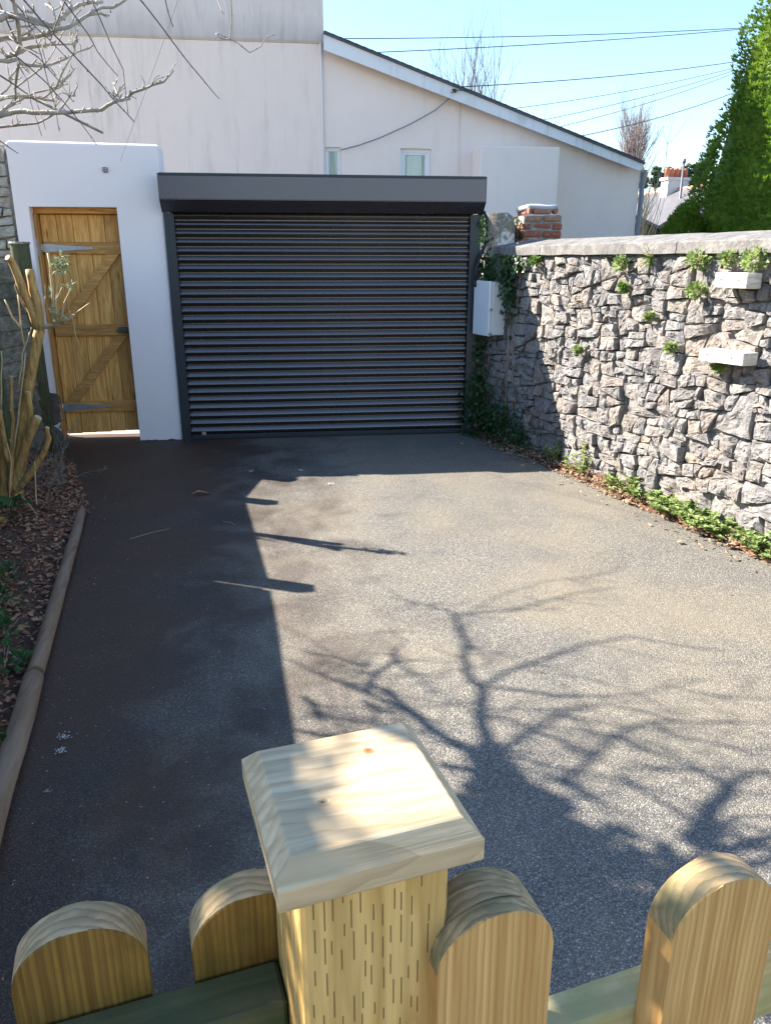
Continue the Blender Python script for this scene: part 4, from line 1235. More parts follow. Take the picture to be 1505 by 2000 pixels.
t = thing('brick_pier', 'broken red brick pier with cement top behind the coping', 'pier', (2.6, 8.2, 0))
mb = MB(); mb.bx(2.39, 2.78, 8.02, 8.40, -.05, 2.12); mb.build('mortar', M['mortar'], t)
bz = 1.62
while bz < 2.15:
    k = int(round((bz - 1.62) / .0735)); x = 2.372 - (.11 if k % 2 else 0)
    inset = .0 if bz < 2.0 else (.018 if bz < 2.07 else .05)
    while x < 2.79:
        x0, x1 = max(x, 2.372 + inset), min(x + .205, 2.795 - inset)
        if x1 - x0 > .03:
            m = MB(); j = rnd.uniform(-.016, .008); m.box(((x0 + x1) / 2, 8.055 + j, bz + .031 + rnd.uniform(-.003, .003)), (x1 - x0 - .010, .09, .060), Matrix.Rotation(rnd.uniform(-.05, .05), 3, 'Z') @ Matrix.Rotation(rnd.uniform(-.03, .03), 3, 'Y'), .016, 2)
            m.build('brick', M['brick'], t)
        x += .213
    for y in (8.11, 8.26):
        m = MB(); m.bx(2.374 + inset + rnd.uniform(-.006, .006), 2.45, y, y + .14, bz, bz + .062, .007); m.build('brick', M['brick'], t)
    bz += .0735
mb = MB(); mb.box((2.575, 8.2, 2.195), (.335, .37, .06), None, .028, 4)
bmesh.ops.subdivide_edges(mb.bm, edges=mb.bm.edges[:], cuts=2)
for v in mb.bm.verts: v.co += Vector((1, 1, .7)) * .018 * noise.noise(v.co * 9)
mb.build('cement_top', M['cement_cap'], t, True)
# ------------------------------------------------------------------ plants on and below the stone wall
def cluster(mb, c, r, n, L, W, nrm=Vector((0, 0, 1)), flat=1.0, jit=.4, up=.4):
    c = Vector(c)
    for _ in range(n):
        d = Vector((rnd.gauss(0, 1), rnd.gauss(0, 1), rnd.gauss(0, 1))).normalized()
        p = c + Vector((d.x * r, d.y * r, d.z * r * flat)) * rnd.uniform(.2, 1)
        dd = (d + nrm * up + Vector((rnd.uniform(-jit, jit), rnd.uniform(-jit, jit), rnd.uniform(-jit, jit)))).normalized()
        k = rnd.uniform(.6, 1.25)
        mb.leaf(p, dd, (nrm + d * .4).normalized(), L * k, W * k)

WPL = ['small bright wall plant tucked under the coping beside the shadow line', 'tiny pale wall plant at the shaded coping end',
       'wide leafy wall plant under the middle of the coping', 'spiky fern-like tuft under the coping joint', 'broad leafy plant under the coping up and left of the upper timber block',
       'small pale plant above the inner end of the upper timber block', 'big bushy wall plant above the outer end of the upper timber block', 'small tuft in a joint a hand below the middle coping plant',
       'round leafy plant just below and left of the upper timber block', 'tiny tuft in a joint midway up the wall', 'lone small tuft low in the wall near the shadow line',
       'tiny tuft left of the lower timber block', 'leafy tuft hanging under the lower timber block']
for i, (s, z, r) in enumerate(WPLANT):
    t = thing('wall_plant', WPL[i], 'plant', wallp(s, z, .05), 'small plants growing in the stone wall')
    mb = MB(); c = wallp(s, z, .07)
    if i == 3:
        for _ in range(40):
            d = (WN * rnd.uniform(.2, 1) + WD * rnd.uniform(-.9, .9) + Vector((0, 0, rnd.uniform(-.6, .9)))).normalized()
            mb.leaf(wallp(s, z - .02, .03), d, Vector((0, 0, 1)), rnd.uniform(.07, .13), .012)
    else:
        cluster(mb, c, r * .82, int(60 + r * 1400), .030, .022, (WN + Vector((0, 0, .5))).normalized(), .85)
    mb.build('leaves', M['leaf_weed' if i in (0, 3, 7) else 'leaf_weed_pale'], t)
    mb = MB()
    for _ in range(6):
        d = (WN + WD * rnd.uniform(-.7, .7) + Vector((0, 0, rnd.uniform(-.6, .4)))) * r
        mb.tube([wallp(s, z, -.01), wallp(s, z, .02) + d * .5, wallp(s, z, .03) + d], .003, .0015, 4)
    mb.build('stem', M['shoot'], t)

WEL = ['tall sparse pale weed in the leaf litter where the wall shadow ends', 'tall loose weed with pale leaves at the wall foot, second from the shadow', 'low weed clump at the wall foot between the tall weed and the dense patch',
       'dense bright weed clump at the wall foot, first of the green patch', 'dense weed clump at the wall foot, second of the green patch', 'bushy weed clump at the wall foot in the middle of the green patch',
       'large weed clump below the lower timber block', 'weed clump at the wall foot beyond the large one', 'weed clump at the wall foot near the photo edge', 'last weed clump along the wall foot at the photo edge']
for i, (p, r, h) in enumerate(WEED):
    p = Vector(p)
    t = thing('weed', WEL[i], 'weed', p, 'weeds at the foot of the stone wall')
    lv, st = MB(), MB()
    ns = (12, 16, 8, 30, 18, 34, 44, 26, 30, 30)[i]
    r *= 1.1 if i < 3 else 1.3; h *= 1.0
    for _ in range(ns):
        a = rnd.uniform(0, 6.283); q = rnd.uniform(0, 1) ** .6 * r
        base = p + Vector((math.cos(a) * q * .6, math.sin(a) * q * .6, 0))
        hh = h * rnd.uniform(.45, 1.0) * (1 - .5 * q / r)
        top = base + Vector((math.cos(a) * q * .5, math.sin(a) * q * .5, hh))
        mid = (base + top) / 2 + Vector((0, 0, hh * .12))
        st.tube([p, base + Vector((0, 0, .004)), mid, top], .003, .0018, 4)
        for u in (.35, .55, .75, .9, 1.0):
            c = base.lerp(top, u)
            for _ in range(3 if i < 3 else 4):
                a2 = rnd.uniform(0, 6.283)
                d = Vector((math.cos(a2), math.sin(a2), rnd.uniform(.1, .8)))
                L = rnd.uniform(.025, .048)
                lv.leaf(c, d, Vector((0, 0, 1)), L, L * .75)
    lv.build('leaves', M['leaf_weed_pale'], t); st.build('stem', M['shoot'], t)

# ivy over the garage end of the wall
def ivy_patch(name, label, spots, size, mat, loc):
    t = thing(name, label, 'ivy', loc)
    mb = MB()
    for c, rs_, rz_, n in spots:
        for _ in range(int(n * .6)):
            ds, dz = rnd.gauss(0, .42) * rs_, rnd.gauss(0, .5) * rz_
            p = wallp(c[0] + ds, max(.03, c[1] + dz), rnd.uniform(.02, .12) * c[2])
            d = (Vector((0, 0, -1)) * rnd.uniform(.2, 1) + WD * rnd.uniform(-1, 1) + WN * rnd.uniform(.0, .7)).normalized()
            k = size * rnd.uniform(.6, 1.3)
            mb.leaf(p, d, (WN + Vector((0, 0, .4)) + WD * rnd.uniform(-.4, .4)).normalized(), k, k * .85, .15)
        st = MB(); st.tube([wallp(c[0], 0.02, .03), wallp(c[0] + rnd.uniform(-.1, .1), c[1] * .5, .03), wallp(c[0], c[1], .04)], .008, .004, 5); st.build('stem', M['dead_stem'], t)
    mb.build('ivy_leaves', mat, t)
    return t
ivy_patch('ivy', 'dark ivy hanging over the shaded wall end beside the roller door', [
    ((-1.15, 1.62, 1), .22, .18, 420), ((-.80, 1.60, 1), .16, .16, 260), ((-.74, 1.38, 1), .12, .22, 260), ((-1.33, 1.2, 1.3), .12, .6, 520), ((-1.25, .75, 1.3), .20, .5, 620),
    ((-1.15, .30, 2.2), .34, .35, 800), ((-.75, .22, 1.8), .35, .22, 420), ((-.4, .16, 1.2), .25, .14, 160), ((-.62, 1.66, 1), .1, .08, 90)], .046, M['leaf_ivy'], wallp(-1.2, 0, .1))
t = thing('ivy', 'sprig of ivy climbing beside the top of the door guide rail', 'ivy', (1.85, 7.62, 1.9))
mb = MB()
for _ in range(75):
    p = Vector((1.855 + rnd.gauss(0, .022), 7.60 + rnd.uniform(-.04, .06), rnd.uniform(1.86, 2.12)))
    d = Vector((rnd.uniform(-1, 1), rnd.uniform(-1, .2), rnd.uniform(-1, .4))).normalized(); k = rnd.uniform(.03, .05)
    mb.leaf(p, d, Vector((0, -1, .3)), k, k * .8, .15)
mb.build('ivy_leaves', M['leaf_weed'], t)
mb = MB(); mb.tube([(1.86, 7.63, 1.5), (1.85, 7.62, 1.85), (1.86, 7.61, 2.1)], .005, .003, 5); mb.build('stem', M['dead_stem'], t)
t = thing('ivy', 'ivy on the dark side of the broken brick pier', 'ivy', (2.36, 8.2, 1.6))
mb = MB()
for _ in range(330):
    p = Vector((2.365 + rnd.uniform(-.05, .0) + (rnd.uniform(0, .06) if rnd.random() < .2 else 0), rnd.uniform(7.98, 8.38), rnd.uniform(1.6, 2.1)))
    d = Vector((rnd.uniform(-1, .2), rnd.uniform(-.8, .8), rnd.uniform(-1, .4))).normalized(); k = rnd.uniform(.02, .036)
    mb.leaf(p, d, Vector((-1, -.3, .4)), k, k * .7, .15)
mb.build('ivy_leaves', M['leaf_ivy'], t)
mb = MB(); mb.tube([(2.34, 8.1, 1.3), (2.36, 8.12, 1.7), (2.35, 8.1, 2.0)], .006, .003, 5); mb.build('stem', M['dead_stem'], t)

# litter of dead leaves
def flakes(name, label, n, place, mat, smin, smax):
    mb = MB()
    for _ in range(n):
        p, nz_ = place()
        a = rnd.uniform(0, 6.283); L = rnd.uniform(smin, smax); W = L * rnd.uniform(.3, .75)
        tilt = Vector((rnd.gauss(0, .35), rnd.gauss(0, .35), 1)).normalized()
        d = Vector((math.cos(a), math.sin(a), 0)); d = (d - tilt * d.dot(tilt)).normalized(); s = tilt.cross(d)
        k = rnd.uniform(-.2, .35) * W
        mb.quad([p - d * L / 2, p - s * W / 2 + tilt * k, p + d * L / 2, p + s * W / 2 + tilt * k])
    o = mb.build(name, mat)
    tag(o, label, 'leaf litter', kind='stuff')
    return o
def wall_lit():
    s = rnd.uniform(-.9, 2.9); o = .17 + abs(rnd.gauss(0, .04)) * -1 + rnd.uniform(-.08, .05)
    if rnd.random() < .06: o += rnd.uniform(0, .25)
    if s < 0 and rnd.random() < .5: o += rnd.uniform(0, .10)
    z = .012 if o > .16 else .03 + (.16 - o) * .3
    return wallp(s, z + rnd.uniform(0, .018), o), 0
flakes('leaf_litter', 'dry brown leaf litter along the foot of the stone wall', 1700, wall_lit, M['litter_wall'], .018, .05)
def bed_lit():
    y = rnd.uniform(.2, 6.9) if rnd.random() < .8 else rnd.uniform(4.8, 6.8)
    xr = log_x(y) - .03 if y < 5.3 else log_x(5.3) - (y - 5.3) * .33 + .06
    x = xr - abs(rnd.uniform(0, 1.1))
    return Vector((x, y, bed_z(x, y) + rnd.uniform(.002, .02))), 0
flakes('bark_mulch', 'brown bark and leaf mulch covering the garden bed', 11000, bed_lit, M['litter_bed'], .012, .05)
flakes('leaf_litter', 'paler dead leaves scattered over the garden bed mulch', 900, bed_lit, M['litter_wall'], .012, .035)

def grit():
    x = rnd.uniform(-1.4, 2.9); y = rnd.uniform(1.0, 7.5)
    if rnd.random() < .6: x = log_x(y) + abs(rnd.gauss(0.05, .16))
    if x > WA.x + (6.4 - y) * .258 - .15: x = WA.x + (6.4 - y) * .258 - rnd.uniform(.15, .6)
    return Vector((x, y, drive_z(x, y) + .004)), 0
flakes('ground_debris', 'tiny leaf crumbs and grit scattered over the tarmac', 420, grit, M['litter_wall'], .005, .016)

# ------------------------------------------------------------------ edging logs
def log(label, y0, y1, r0, r1):
    t = thing('edging_log', label, 'log', (log_x((y0 + y1) / 2), (y0 + y1) / 2, .04), 'round log edging of the garden bed')
    mb = MB(); n = 24; pts = []; rad = []
    for i in range(n + 1):
        y = y0 + (y1 - y0) * i / n
        r = r0 + (r1 - r0) * i / n
        pts.append((log_x(y) + .008 * noise.noise(Vector((y * 2, r * 90, 0))), y, .012 + r * .72)); rad.append(r * (1 + .05 * noise.noise(Vector((y * 5, 3, 0)))))
    mb.tube(pts, r0, r1, 14, radii=rad); mb.build('trunk', M['log'], t)
log('longer edging log running from the shrub end of the bed', 5.30, 3.03, .031, .036)
log('nearer edging log running out of the picture', 2.985, .6, .041, .047)

# ------------------------------------------------------------------ left fence
FP = [(-2.20, 7.12, 1.82), (-2.335, 6.50, 1.86), (-2.125, 4.92, 1.86), (-1.985, 3.34, 1.80), (-1.85, 1.72, 1.80), (-1.72, .1, 1.8)]
t = thing('boundary_fence', 'weathered overlapped board fence with a mossy green post', 'fence', (-2.3, 7.1, 0))
for i, (x, y, h) in enumerate(FP):
    mb = MB()
    if i == 0: mb.tube([(x, y, -.05), (x, y, h - .01), (x, y, h)], .075, n=14)
    else: mb.bx(x - .05, x + .05, y - .05, y + .05, -.05, h, .008)
    po = mb.build('post', M['post_mossy'], t)
    if i == 0:
        m2 = MB(); m2.tube([(x, y, h + .001), (x, y, h + .02)], .082, n=14); m2.build('cap', M['lichen'], po)
def lap_panel(a, b, h, n, gap=()):
    a, b = Vector((a[0], a[1], 0)), Vector((b[0], b[1], 0))
    d = (b - a); L = d.length; d.normalize(); nn = Vector((d.y, -d.x, 0))
    if nn.x < 0: nn = -nn
    rot = Matrix((d, nn, (0, 0, 1))).transposed()
    ph = (h - .04) / n
    for k in range(n):
        z = .04 + ph * (k + .5)
        hh = ph + .035
        tilt = rnd.uniform(-.004, .004)
        if k in gap: hh, z, tilt = ph + .012, z - .004, .017
        m = MB()
        m.box((a + b) / 2 + Vector((0, 0, z)) + nn * (.012 if k % 1 == 0 else 0), (L - .11, .016, hh), rot @ Matrix.Rotation(.15, 3, 'X') @ Matrix.Rotation(tilt, 3, 'Y'), .003)
        m.build('board', M['fence_old'], t)
    m = MB()
    for u in (.03, .5, .97):
        m.box(a + d * L * u + Vector((0, 0, h / 2 + .02)) - nn * .03, (.04, .03, h - .04), rot)
    m.build('batten', M['fence_old'], t)
lap_panel((-2.37, 7.60), FP[0][:2], 1.62, 13)
lap_panel(FP[0][:2], FP[1][:2], 1.66, 13)
lap_panel(FP[1][:2], FP[2][:2], 1.665, 13)
m_ = MB(); m_.box((FP[2][0] + .0, FP[2][1] - .085, .70), (.03, .10, 1.42)); m_.build('batten', M['fence_old'], t)  # extra strip out of view, added to block sun through the lower gap
lap_panel((FP[2][0] + .012, FP[2][1] - .05), FP[3][:2], 1.655, 13, (11, 10))
lap_panel(FP[3][:2], FP[4][:2], 1.66, 13)
lap_panel(FP[4][:2], FP[5][:2], 1.66, 13)

# old wall at the far left, behind the fence
t = thing('garden_wall', 'pale old stone wall beyond the fence at the white pier corner', 'wall', (-3, 7.8, 0))
mb = MB(); mb.bx(-6, -2.375, 7.665, 7.95, -.05, 2.64); mb.build('mortar_core', M['mortar'], t)
pl = rubble(-3.4, -2.38, 0.9, 2.63, .03, 5)
for p in pl:
    m = MB(); stone_bm(m, p, lambda X, Z, o: Vector((X, 7.66 - o, Z)), .006, .03); m.build('stone', M['old_wall_stone'], t)

# ------------------------------------------------------------------ pruned shrub
t = thing('pruned_shrub', 'hard-pruned shrub of thick tan cut limbs in front of the fence', 'shrub', (-1.97, 5.45, .05))
def wig(L, k=.006, sub=3):
    out = []
    for a, b in zip(L, L[1:]):
        a, b = Vector(a), Vector(b)
        for q in range(sub):
            p = a.lerp(b, q / sub)
            out.append(p + Vector((noise.noise(p * 9), noise.noise(p * 9 + Vector((7, 0, 0))), 0)) * k)
    out.append(Vector(L[-1])); return out
for L, r0, r1 in LIMB:
    mb = MB(); pts = wig(L, .012, 4)
    rad = [(r0 + (r1 - r0) * i / (len(pts) - 1)) * (1 + .10 * noise.noise(Vector((i * .9, r0 * 100, 0)))) for i in range(len(pts))]
    mb.tube(pts, r0, r1, 10, radii=rad, wob=.05)
    for i in range(2, len(pts) - 1, 3):
        if rnd.random() < .6: mb.blob(pts[i] + Vector((rnd.uniform(-1, 1), rnd.uniform(-1, 0), 0)).normalized() * rad[i] * .8, .012, 1, jit=.1)
    lo = mb.build('limb', M['limb'], t)
    m2 = MB(); d = (pts[-1] - pts[-2]).normalized(); m2.tube([pts[-1] + d * .0005, pts[-1] + d * .002], r1 * .93, n=10); m2.build('cut_face', M['cut'], lo)
for L, r0, r1 in SHOOT:
    mb = MB(); mb.tube(wig(L, .008, 3), r0, r1, 6); mb.build('shoot', M['shoot'], t)
mb = MB()
for i, p in enumerate(SPROUT):
    cluster(mb, p, .022 if i < 6 else .014, 22 if i < 6 else 8, .036, .015, Vector((0, 0, 1)), 1, .6, .2)
mb.build('sprout_leaves', M['leaf_sage'], t)

# plants in the bed
BEDL = ['bright green broad-leaved plant in the mulch below the pruned shrub', 'dark green low plant in the bed, topmost along the picture edge', 'dark green low plant second down the bed edge',
        'dark green low plant third down the bed edge', 'tiny green seedling beside the longer edging log', 'dark green low plant near the log joint', 'small green tuft beside the nearer log',
        'tangled grey-green clump of dead stems at the shrub foot', 'grey-leaved sprig growing beside the gate pier']
for i, (p, k) in enumerate(BED):
    p = Vector((p[0], p[1], bed_z(p[0], p[1])))
    t = thing('bed_plant', BEDL[i], 'plant', p, 'plants in the garden bed')
    if k == 'big':
        st = MB()
        for a_, L, up in ((.2, .15, .25), (1.2, .12, .6), (2.3, .13, .5), (3.2, .16, .2), (4.2, .1, .5), (5.3, .13, .35), (.8, .08, 1.2)):
            d = Vector((math.cos(a_), math.sin(a_), up)); c = p + Vector((0, 0, .08))
            st.tube([p, c, c + d * .03], .005, .003, 5)
            m = MB(); m.leaf(c + d * .02, d, Vector((0, 0, 1)), L, L * .62, .15); m.build('leaf', M['leaf_ground'], t)
        m = MB(); m.leaf(p + Vector((-.02, -.04, .03)), Vector((-.5, -1, -.1)), Vector((0, -.5, 1)), .09, .06); m.build('leaf', M['leaf_yellow'], t)
        st.build('stem', M['leaf_ground'], t)
    elif k in 'xs':
        m = MB(); r = .10 if k == 'x' else .04
        cluster(m, p + Vector((0, 0, r * .5)), r, 60 if k == 'x' else 22, .04, .022, Vector((0, 0, 1)), .7)
        m.build('leaves', M['leaf_ground'], t)
        m = MB()
        for q in range(5): m.tube([p, p + Vector((rnd.uniform(-1, 1) * r, rnd.uniform(-1, 1) * r, r))], .003, .001, 4)
        m.build('stem', M['dead_stem'], t)
    else:
        m, st = MB(), MB()
        n = 26 if i == 7 else 12
        for q in range(n):
            b = p + Vector((rnd.gauss(0, .12 if i == 7 else .05), rnd.gauss(0, .22 if i == 7 else .05), 0))
            tp = b + Vector((rnd.gauss(0.03, .10), rnd.gauss(-.03, .10), rnd.uniform(.12, .42)))
            st.tube([p] + wig([b + Vector((0, 0, .01)), b.lerp(tp, .5) + Vector((0, 0, .03)), tp], .02), .003, .0012, 4)
            for u in (.5, .65, .8, .95):
                c = b.lerp(tp, u)
                for _ in range(4):
                    d = Vector((rnd.gauss(0, 1), rnd.gauss(0, 1), rnd.uniform(-.2, 1))).normalized(); m.leaf(c, d, Vector((0, 0, 1)), rnd.uniform(.025, .045), .011)
        m.build('leaves', M['leaf_grey'], t); st.build('stem', M['dead_stem'], t)
# loose twigs on the ground
TW = [('thin curved dry stem lying on the dark tarmac beside the log', [(-1.05, 4.75, .012), (-.95, 4.83, .014), (-.83, 4.93, .012)]),
      ('fine looped root lying on the tarmac beside the log joint', [(-.93, 3.02, .01), (-.80, 2.90, .012), (-.66, 2.92, .012), (-.58, 3.02, .012), (-.60, 3.10, .01)]),
      ('short straw lying on the tarmac beside the nearer log', [(-.98, 2.62, .01), (-.92, 2.78, .012), (-.90, 2.86, .012)]),
      ('pale wispy straw in the middle of the dark tarmac', [(-.50, 5.03, .012), (-.44, 5.0, .014), (-.40, 4.95, .012)])]
TW = TW[:1] + TW[3:]
for lab, L in TW:
    t = thing('dry_stem', lab, 'twig', L[0]); mb = MB(); mb.tube(wig(L, .02, 6), .0015, .001, 5); mb.build('stem', M['shoot'], t)
t = thing('dead_leaf', 'curled brown leaf on the tarmac in front of the white pier', 'leaf', (-.71, 5.72, .01))
mb = MB(); mb.leaf(Vector((-.78, 5.70, .015)), Vector((1, .15, .05)), Vector((0, 0, 1)), .15, .05, .35); mb.build('blade', M['litter_bed'], t)
SPL = [('upper white crusted splash on the tarmac beside the nearer log', (-.885, 2.585), .022), ('lower white crusted splash on the tarmac beside the nearer log', (-.875, 2.50), .022),
       ('small chalky white mark on the shaded tarmac near the roller door', (-.36, 6.33), .03), ('second chalky white mark on the shaded tarmac, nearer the middle of the door', (.06, 6.33), .035),
       ('white smear on the sunlit tarmac just past the door shadow', (.28, 5.86), .032), ('small white speck beside the nearer log below the two splashes', (-.86, 2.27), .010)]
for lab, (x, y), r in SPL:
    t = thing('white_splash', lab, 'stain', (x, y, .01), 'white marks on the tarmac')
    mb = MB()
    for k in range(26):
        px, py = x + rnd.gauss(0, r * .5), y + rnd.gauss(0, r * .5)
        q = [mb.bm.verts.new((px + math.cos(a_) * r * rnd.uniform(.06, .20), py + math.sin(a_) * r * rnd.uniform(.06, .20), drive_z(px, py) + .0045 + k * .0004)) for a_ in [i_ * .7 for i_ in range(9)]]
        mb.bm.faces.new(q)
    mb.build('crust', M['splash'], t)

# ------------------------------------------------------------------ bare tree on the left: its shade lies across the tarmac
t = thing('bare_tree', 'bare budding tree leaning in over the fence at the upper corner', 'tree', (-2.62, 3.2, 0))
trunk = [(-2.62, 3.2, -.05), (-2.60, 3.18, .8), (-2.62, 3.22, 1.6), (-2.66, 3.35, 2.4), (-2.70, 3.55, 2.9), (-2.85, 3.9, 3.0)]
mb = MB(); mb.tube(wig(trunk, .03, 3), .14, .06, 12, wob=.06); mb.build('trunk', M['bark'], t)
def buds(mb, pts, r, step=.035, size=1.0):
    d_acc = 0
    for a, b in zip(pts, pts[1:]):
        a, b = Vector(a), Vector(b); L = (b - a).length; d_acc += L
        if d_acc > step:
            d_acc = 0
            o = Vector((rnd.uniform(-1, 1), rnd.uniform(-1, 1), rnd.uniform(-.3, 1))).normalized()
            mb.blob(a.lerp(b, rnd.random()) + o * r * 1.1, max(.0024, r * .7) * size * rnd.uniform(.7, 1.2), 1, (1, 1, 1.5))
def twigs(mb, pts, r, n, lmin, lmax, rad=.0028):
    pts = [Vector(p) for p in pts]
    for _ in range(n):
        i = rnd.randrange(len(pts) - 1); a = pts[i].lerp(pts[i + 1], rnd.random())
        d = (pts[i + 1] - pts[i]).normalized()
        o = (d * rnd.uniform(.2, 1) + Vector((rnd.gauss(0, .5), rnd.gauss(0, .5), rnd.gauss(.35, .5)))).normalized()
        L = rnd.uniform(lmin, lmax)
        m_ = a + o * L * .5 + Vector((rnd.gauss(0, .03), rnd.gauss(0, .03), rnd.gauss(.02, .03))) * L * 4
        e = a + o * L
        mb.tube([a, m_, e], rad * 1.5, rad, 4)
        buds(mb, [a, m_, e], rad, .02)
for i, (L, r0, r1) in enumerate(SHADE):
    mb = MB(); pts = wig(L, .02, 4); mb.tube(pts, r0, r1, 7)
    twigs(mb, pts, r0, 5 + int(rnd.random() * 5), .08, .42, .0026)
    mb.build('branch', M['bark'], t)
HUB = (-2.30, 3.15, 2.75)
LINK = [([trunk[4], (-2.75, 3.75, 2.95), SHADE[0][0][0]], .08, .05), ([trunk[5], SHADE[0][0][2], SHADE[1][0][0]], .06, .04), ([trunk[3], HUB, BRANCH[0][0][0]], .04, .013), ([HUB, BRANCH[2][0][0]], .035, .014),
        ([HUB, BRANCH[5][0][0]], .022, .010), ([HUB, BRANCH[8][0][0]], .02, .009), ([HUB, BRANCH[11][0][0]], .018, .008), ([HUB, BRANCH[1][0][0]], .018, .007),
        ([trunk[3], (-2.2, 2.9, 2.85), (-1.80, 2.2, 2.80), (-1.60, 1.42, 2.68), (-1.555, 1.20, 2.655), (-1.515, 1.02, 2.64), (-1.46, .75, 2.6)], .045, .016),  # this limb and its side twigs, unseen, are added to shade the cap
        ([(-1.80, 2.2, 2.8), (-1.55, 1.55, 2.75), (-1.40, 1.28, 2.72), (-1.28, 1.12, 2.68)], .018, .008), ([(-1.60, 1.42, 2.68), (-1.50, 1.30, 2.72), (-1.38, 1.14, 2.70), (-1.25, 1.0, 2.7)], .012, .006),
        ([(-1.80, 2.2, 2.8), (-1.75, 1.75, 3.0), (-1.70, 1.45, 3.05), (-1.55, 1.22, 3.1)], .014, .007), ([(-1.60, 1.42, 2.68), (-1.35, 1.2, 2.55), (-1.1, .98, 2.5)], .012, .005), ([(-1.75, 1.75, 3.0), (-1.45, 1.5, 3.1), (-1.2, 1.25, 3.15), (-1.0, 1.1, 3.1)], .012, .005),
        ([trunk[4], (-2.2, 3.1, 3.1), (-1.4, 2.85, 3.2), (-.7, 2.75, 3.15), (-.1, 2.7, 3.05)], .035, .008)]
for L, r0, r1 in LINK:
    mb = MB(); mb.tube(wig(L, .03, 4), r0, r1, 8); twigs(mb, [Vector(p) for p in L], r0, 8, .15, .5, .004); mb.build('branch', M['bark'], t)
for i, (L, r0, r1) in enumerate(BRANCH):
    mb = MB(); pts = wig(L, .007, 3); mb.tube(pts, r0, r1, 7, wob=.08); buds(mb, pts, (r0 + r1) / 2, .022)
    vis_pts = pts[3:] if len(pts) > 8 else pts
    if i != 30: twigs(mb, vis_pts, r0, 2 + len(pts) // 5, .015, .06, .0014)
    mb.build('branch', M['bark'], t)
for i, (L, r0, r1) in enumerate(WHIP):
    mb = MB(); pts = wig(L, .003, 3); mb.tube(pts, r0, r1, 6); buds(mb, pts, (r0 + r1) / 2, .07, .9); mb.build('twig', M['twig_dark'], t)
# ivy that clothes the trunk, and added clumps that shade the left pickets
mb = MB()
def ivyball(c, r, n, L=.075):
    c = Vector(c)
    for _ in range(n):
        d = Vector((rnd.gauss(0, 1), rnd.gauss(0, 1), rnd.gauss(0, 1))).normalized()
        p = c + Vector((d.x * r[0], d.y * r[1], d.z * r[2])) * rnd.uniform(.35, 1)
        k = L * rnd.uniform(.7, 1.3)
        mb.leaf(p, (d + Vector((0, 0, -.6)) + Vector((rnd.uniform(-.6, .6), rnd.uniform(-.6, .6), 0))).normalized(), d, k, k * .9, .1)
for z in (.3, .8, 1.3, 1.8): ivyball((-2.62, 3.2, z), (.26, .26, .4), 420)
ivyball((-2.72, 3.30, 2.86), (.36, .34, .40), 1250); ivyball((-2.62, 2.92, 2.74), (.34, .34, .40), 1000); ivyball((-2.75, 3.38, 2.45), (.36, .36, .42), 1000)
ivyball((-2.70, 3.0, 2.2), (.34, .36, .42), 800); ivyball((-2.06, 1.33, 2.72), (.24, .26, .27), 1000, .06); ivyball((-2.35, 1.55, 2.75), (.25, .25, .25), 320, .06)  # last two clumps, off the trunk and unseen, are added to shade the pickets
iv = mb.build('ivy_leaves', M['leaf_ivy'], t); iv['kind'] = 'stuff'

st = thing('guy_wire', 'thin taut wire rising from the fixing plate on the white pier', 'wire', STRING[0])
mb = MB(); mb.tube(STRING, .0022, n=4); mb.build('wire', M['galv'], st)

# ------------------------------------------------------------------ conifer behind the wall
def conifer(x, y, H, Rb, label, seed):
    rn = random.Random(seed)
    t = thing('conifer', label, 'tree', (x, y, 0))
    mb = MB(); mb.tube([(x, y, -.05), (x, y, H * .8)], .14, .03, 8); mb.build('trunk', M['bark'], t)
    mb = MB()
    def prof(u): return Rb * max(.001, 1 - u ** 2.6) ** .62 * (0.97 + .05 * math.sin(u * 11 + seed)) * (1 if u > .2 else .85 + .75 * u)
    for _ in range(int(26000 * H / 5.35)):
        u = 1 - rn.random() ** .62
        u = min(.995, max(.02, u))
        a = rn.uniform(0, 6.283)
        if math.cos(a + 2.13) < -.45: a += math.pi
        lump = 1.0 + .13 * noise.noise(Vector((math.cos(a) * 2.0, math.sin(a) * 2.0, u * H * 1.0))) + .16 * noise.noise(Vector((math.cos(a) * 5, math.sin(a) * 5, u * H * 2.2 + 7)))
        r = prof(u) * lump * (1 - abs(rn.gauss(0, .09)))
        p = Vector((x + math.cos(a) * r, y + math.sin(a) * r, u * H))
        outd = Vector((math.cos(a), math.sin(a), 0))
        L = rn.uniform(.035, .085)
        side = Vector((-math.sin(a), math.cos(a), 0)); side = (side * rn.uniform(.3, 1) + outd * rn.uniform(-.8, .8)).normalized()
        main = (outd * rn.uniform(.2, 1.1) + Vector((0, 0, 1)) * rn.uniform(.2, 1) + side * rn.uniform(-.5, .5)).normalized()
        for k in (-1, 0, 1):
            d = (main + side * .6 * k).normalized()
            l = L * (1 if k == 0 else .8)
            b0 = p - outd * .02
            w = side * .010
            v = [mb.bm.verts.new(b0 - w * .5), mb.bm.verts.new(b0 + w * .5), mb.bm.verts.new(b0 + d * l * .55 + w), mb.bm.verts.new(b0 + d * l), mb.bm.verts.new(b0 + d * l * .55 - w)]
            mb.bm.faces.new(v)
    # dark inner mass so that the crown is not see-through
    for k in range(14):
        u0, u1 = k / 14, (k + 1) / 14
        mb.tube([(x, y, u0 * H + .02), (x, y, u1 * H)], prof(max(.03, u0)) * .78, prof(min(.99, u1)) * .78, 12, cap=False)
    mb.build('crown', M['conifer'], t)
conifer(6.02, 9.35, 5.05, 1.27, 'tall cone of bright green conifer behind the stone wall', 4)
conifer(4.86, 9.5, 2.35, .55, 'low green conifer shoot at the foot of the tall conifer', 9)

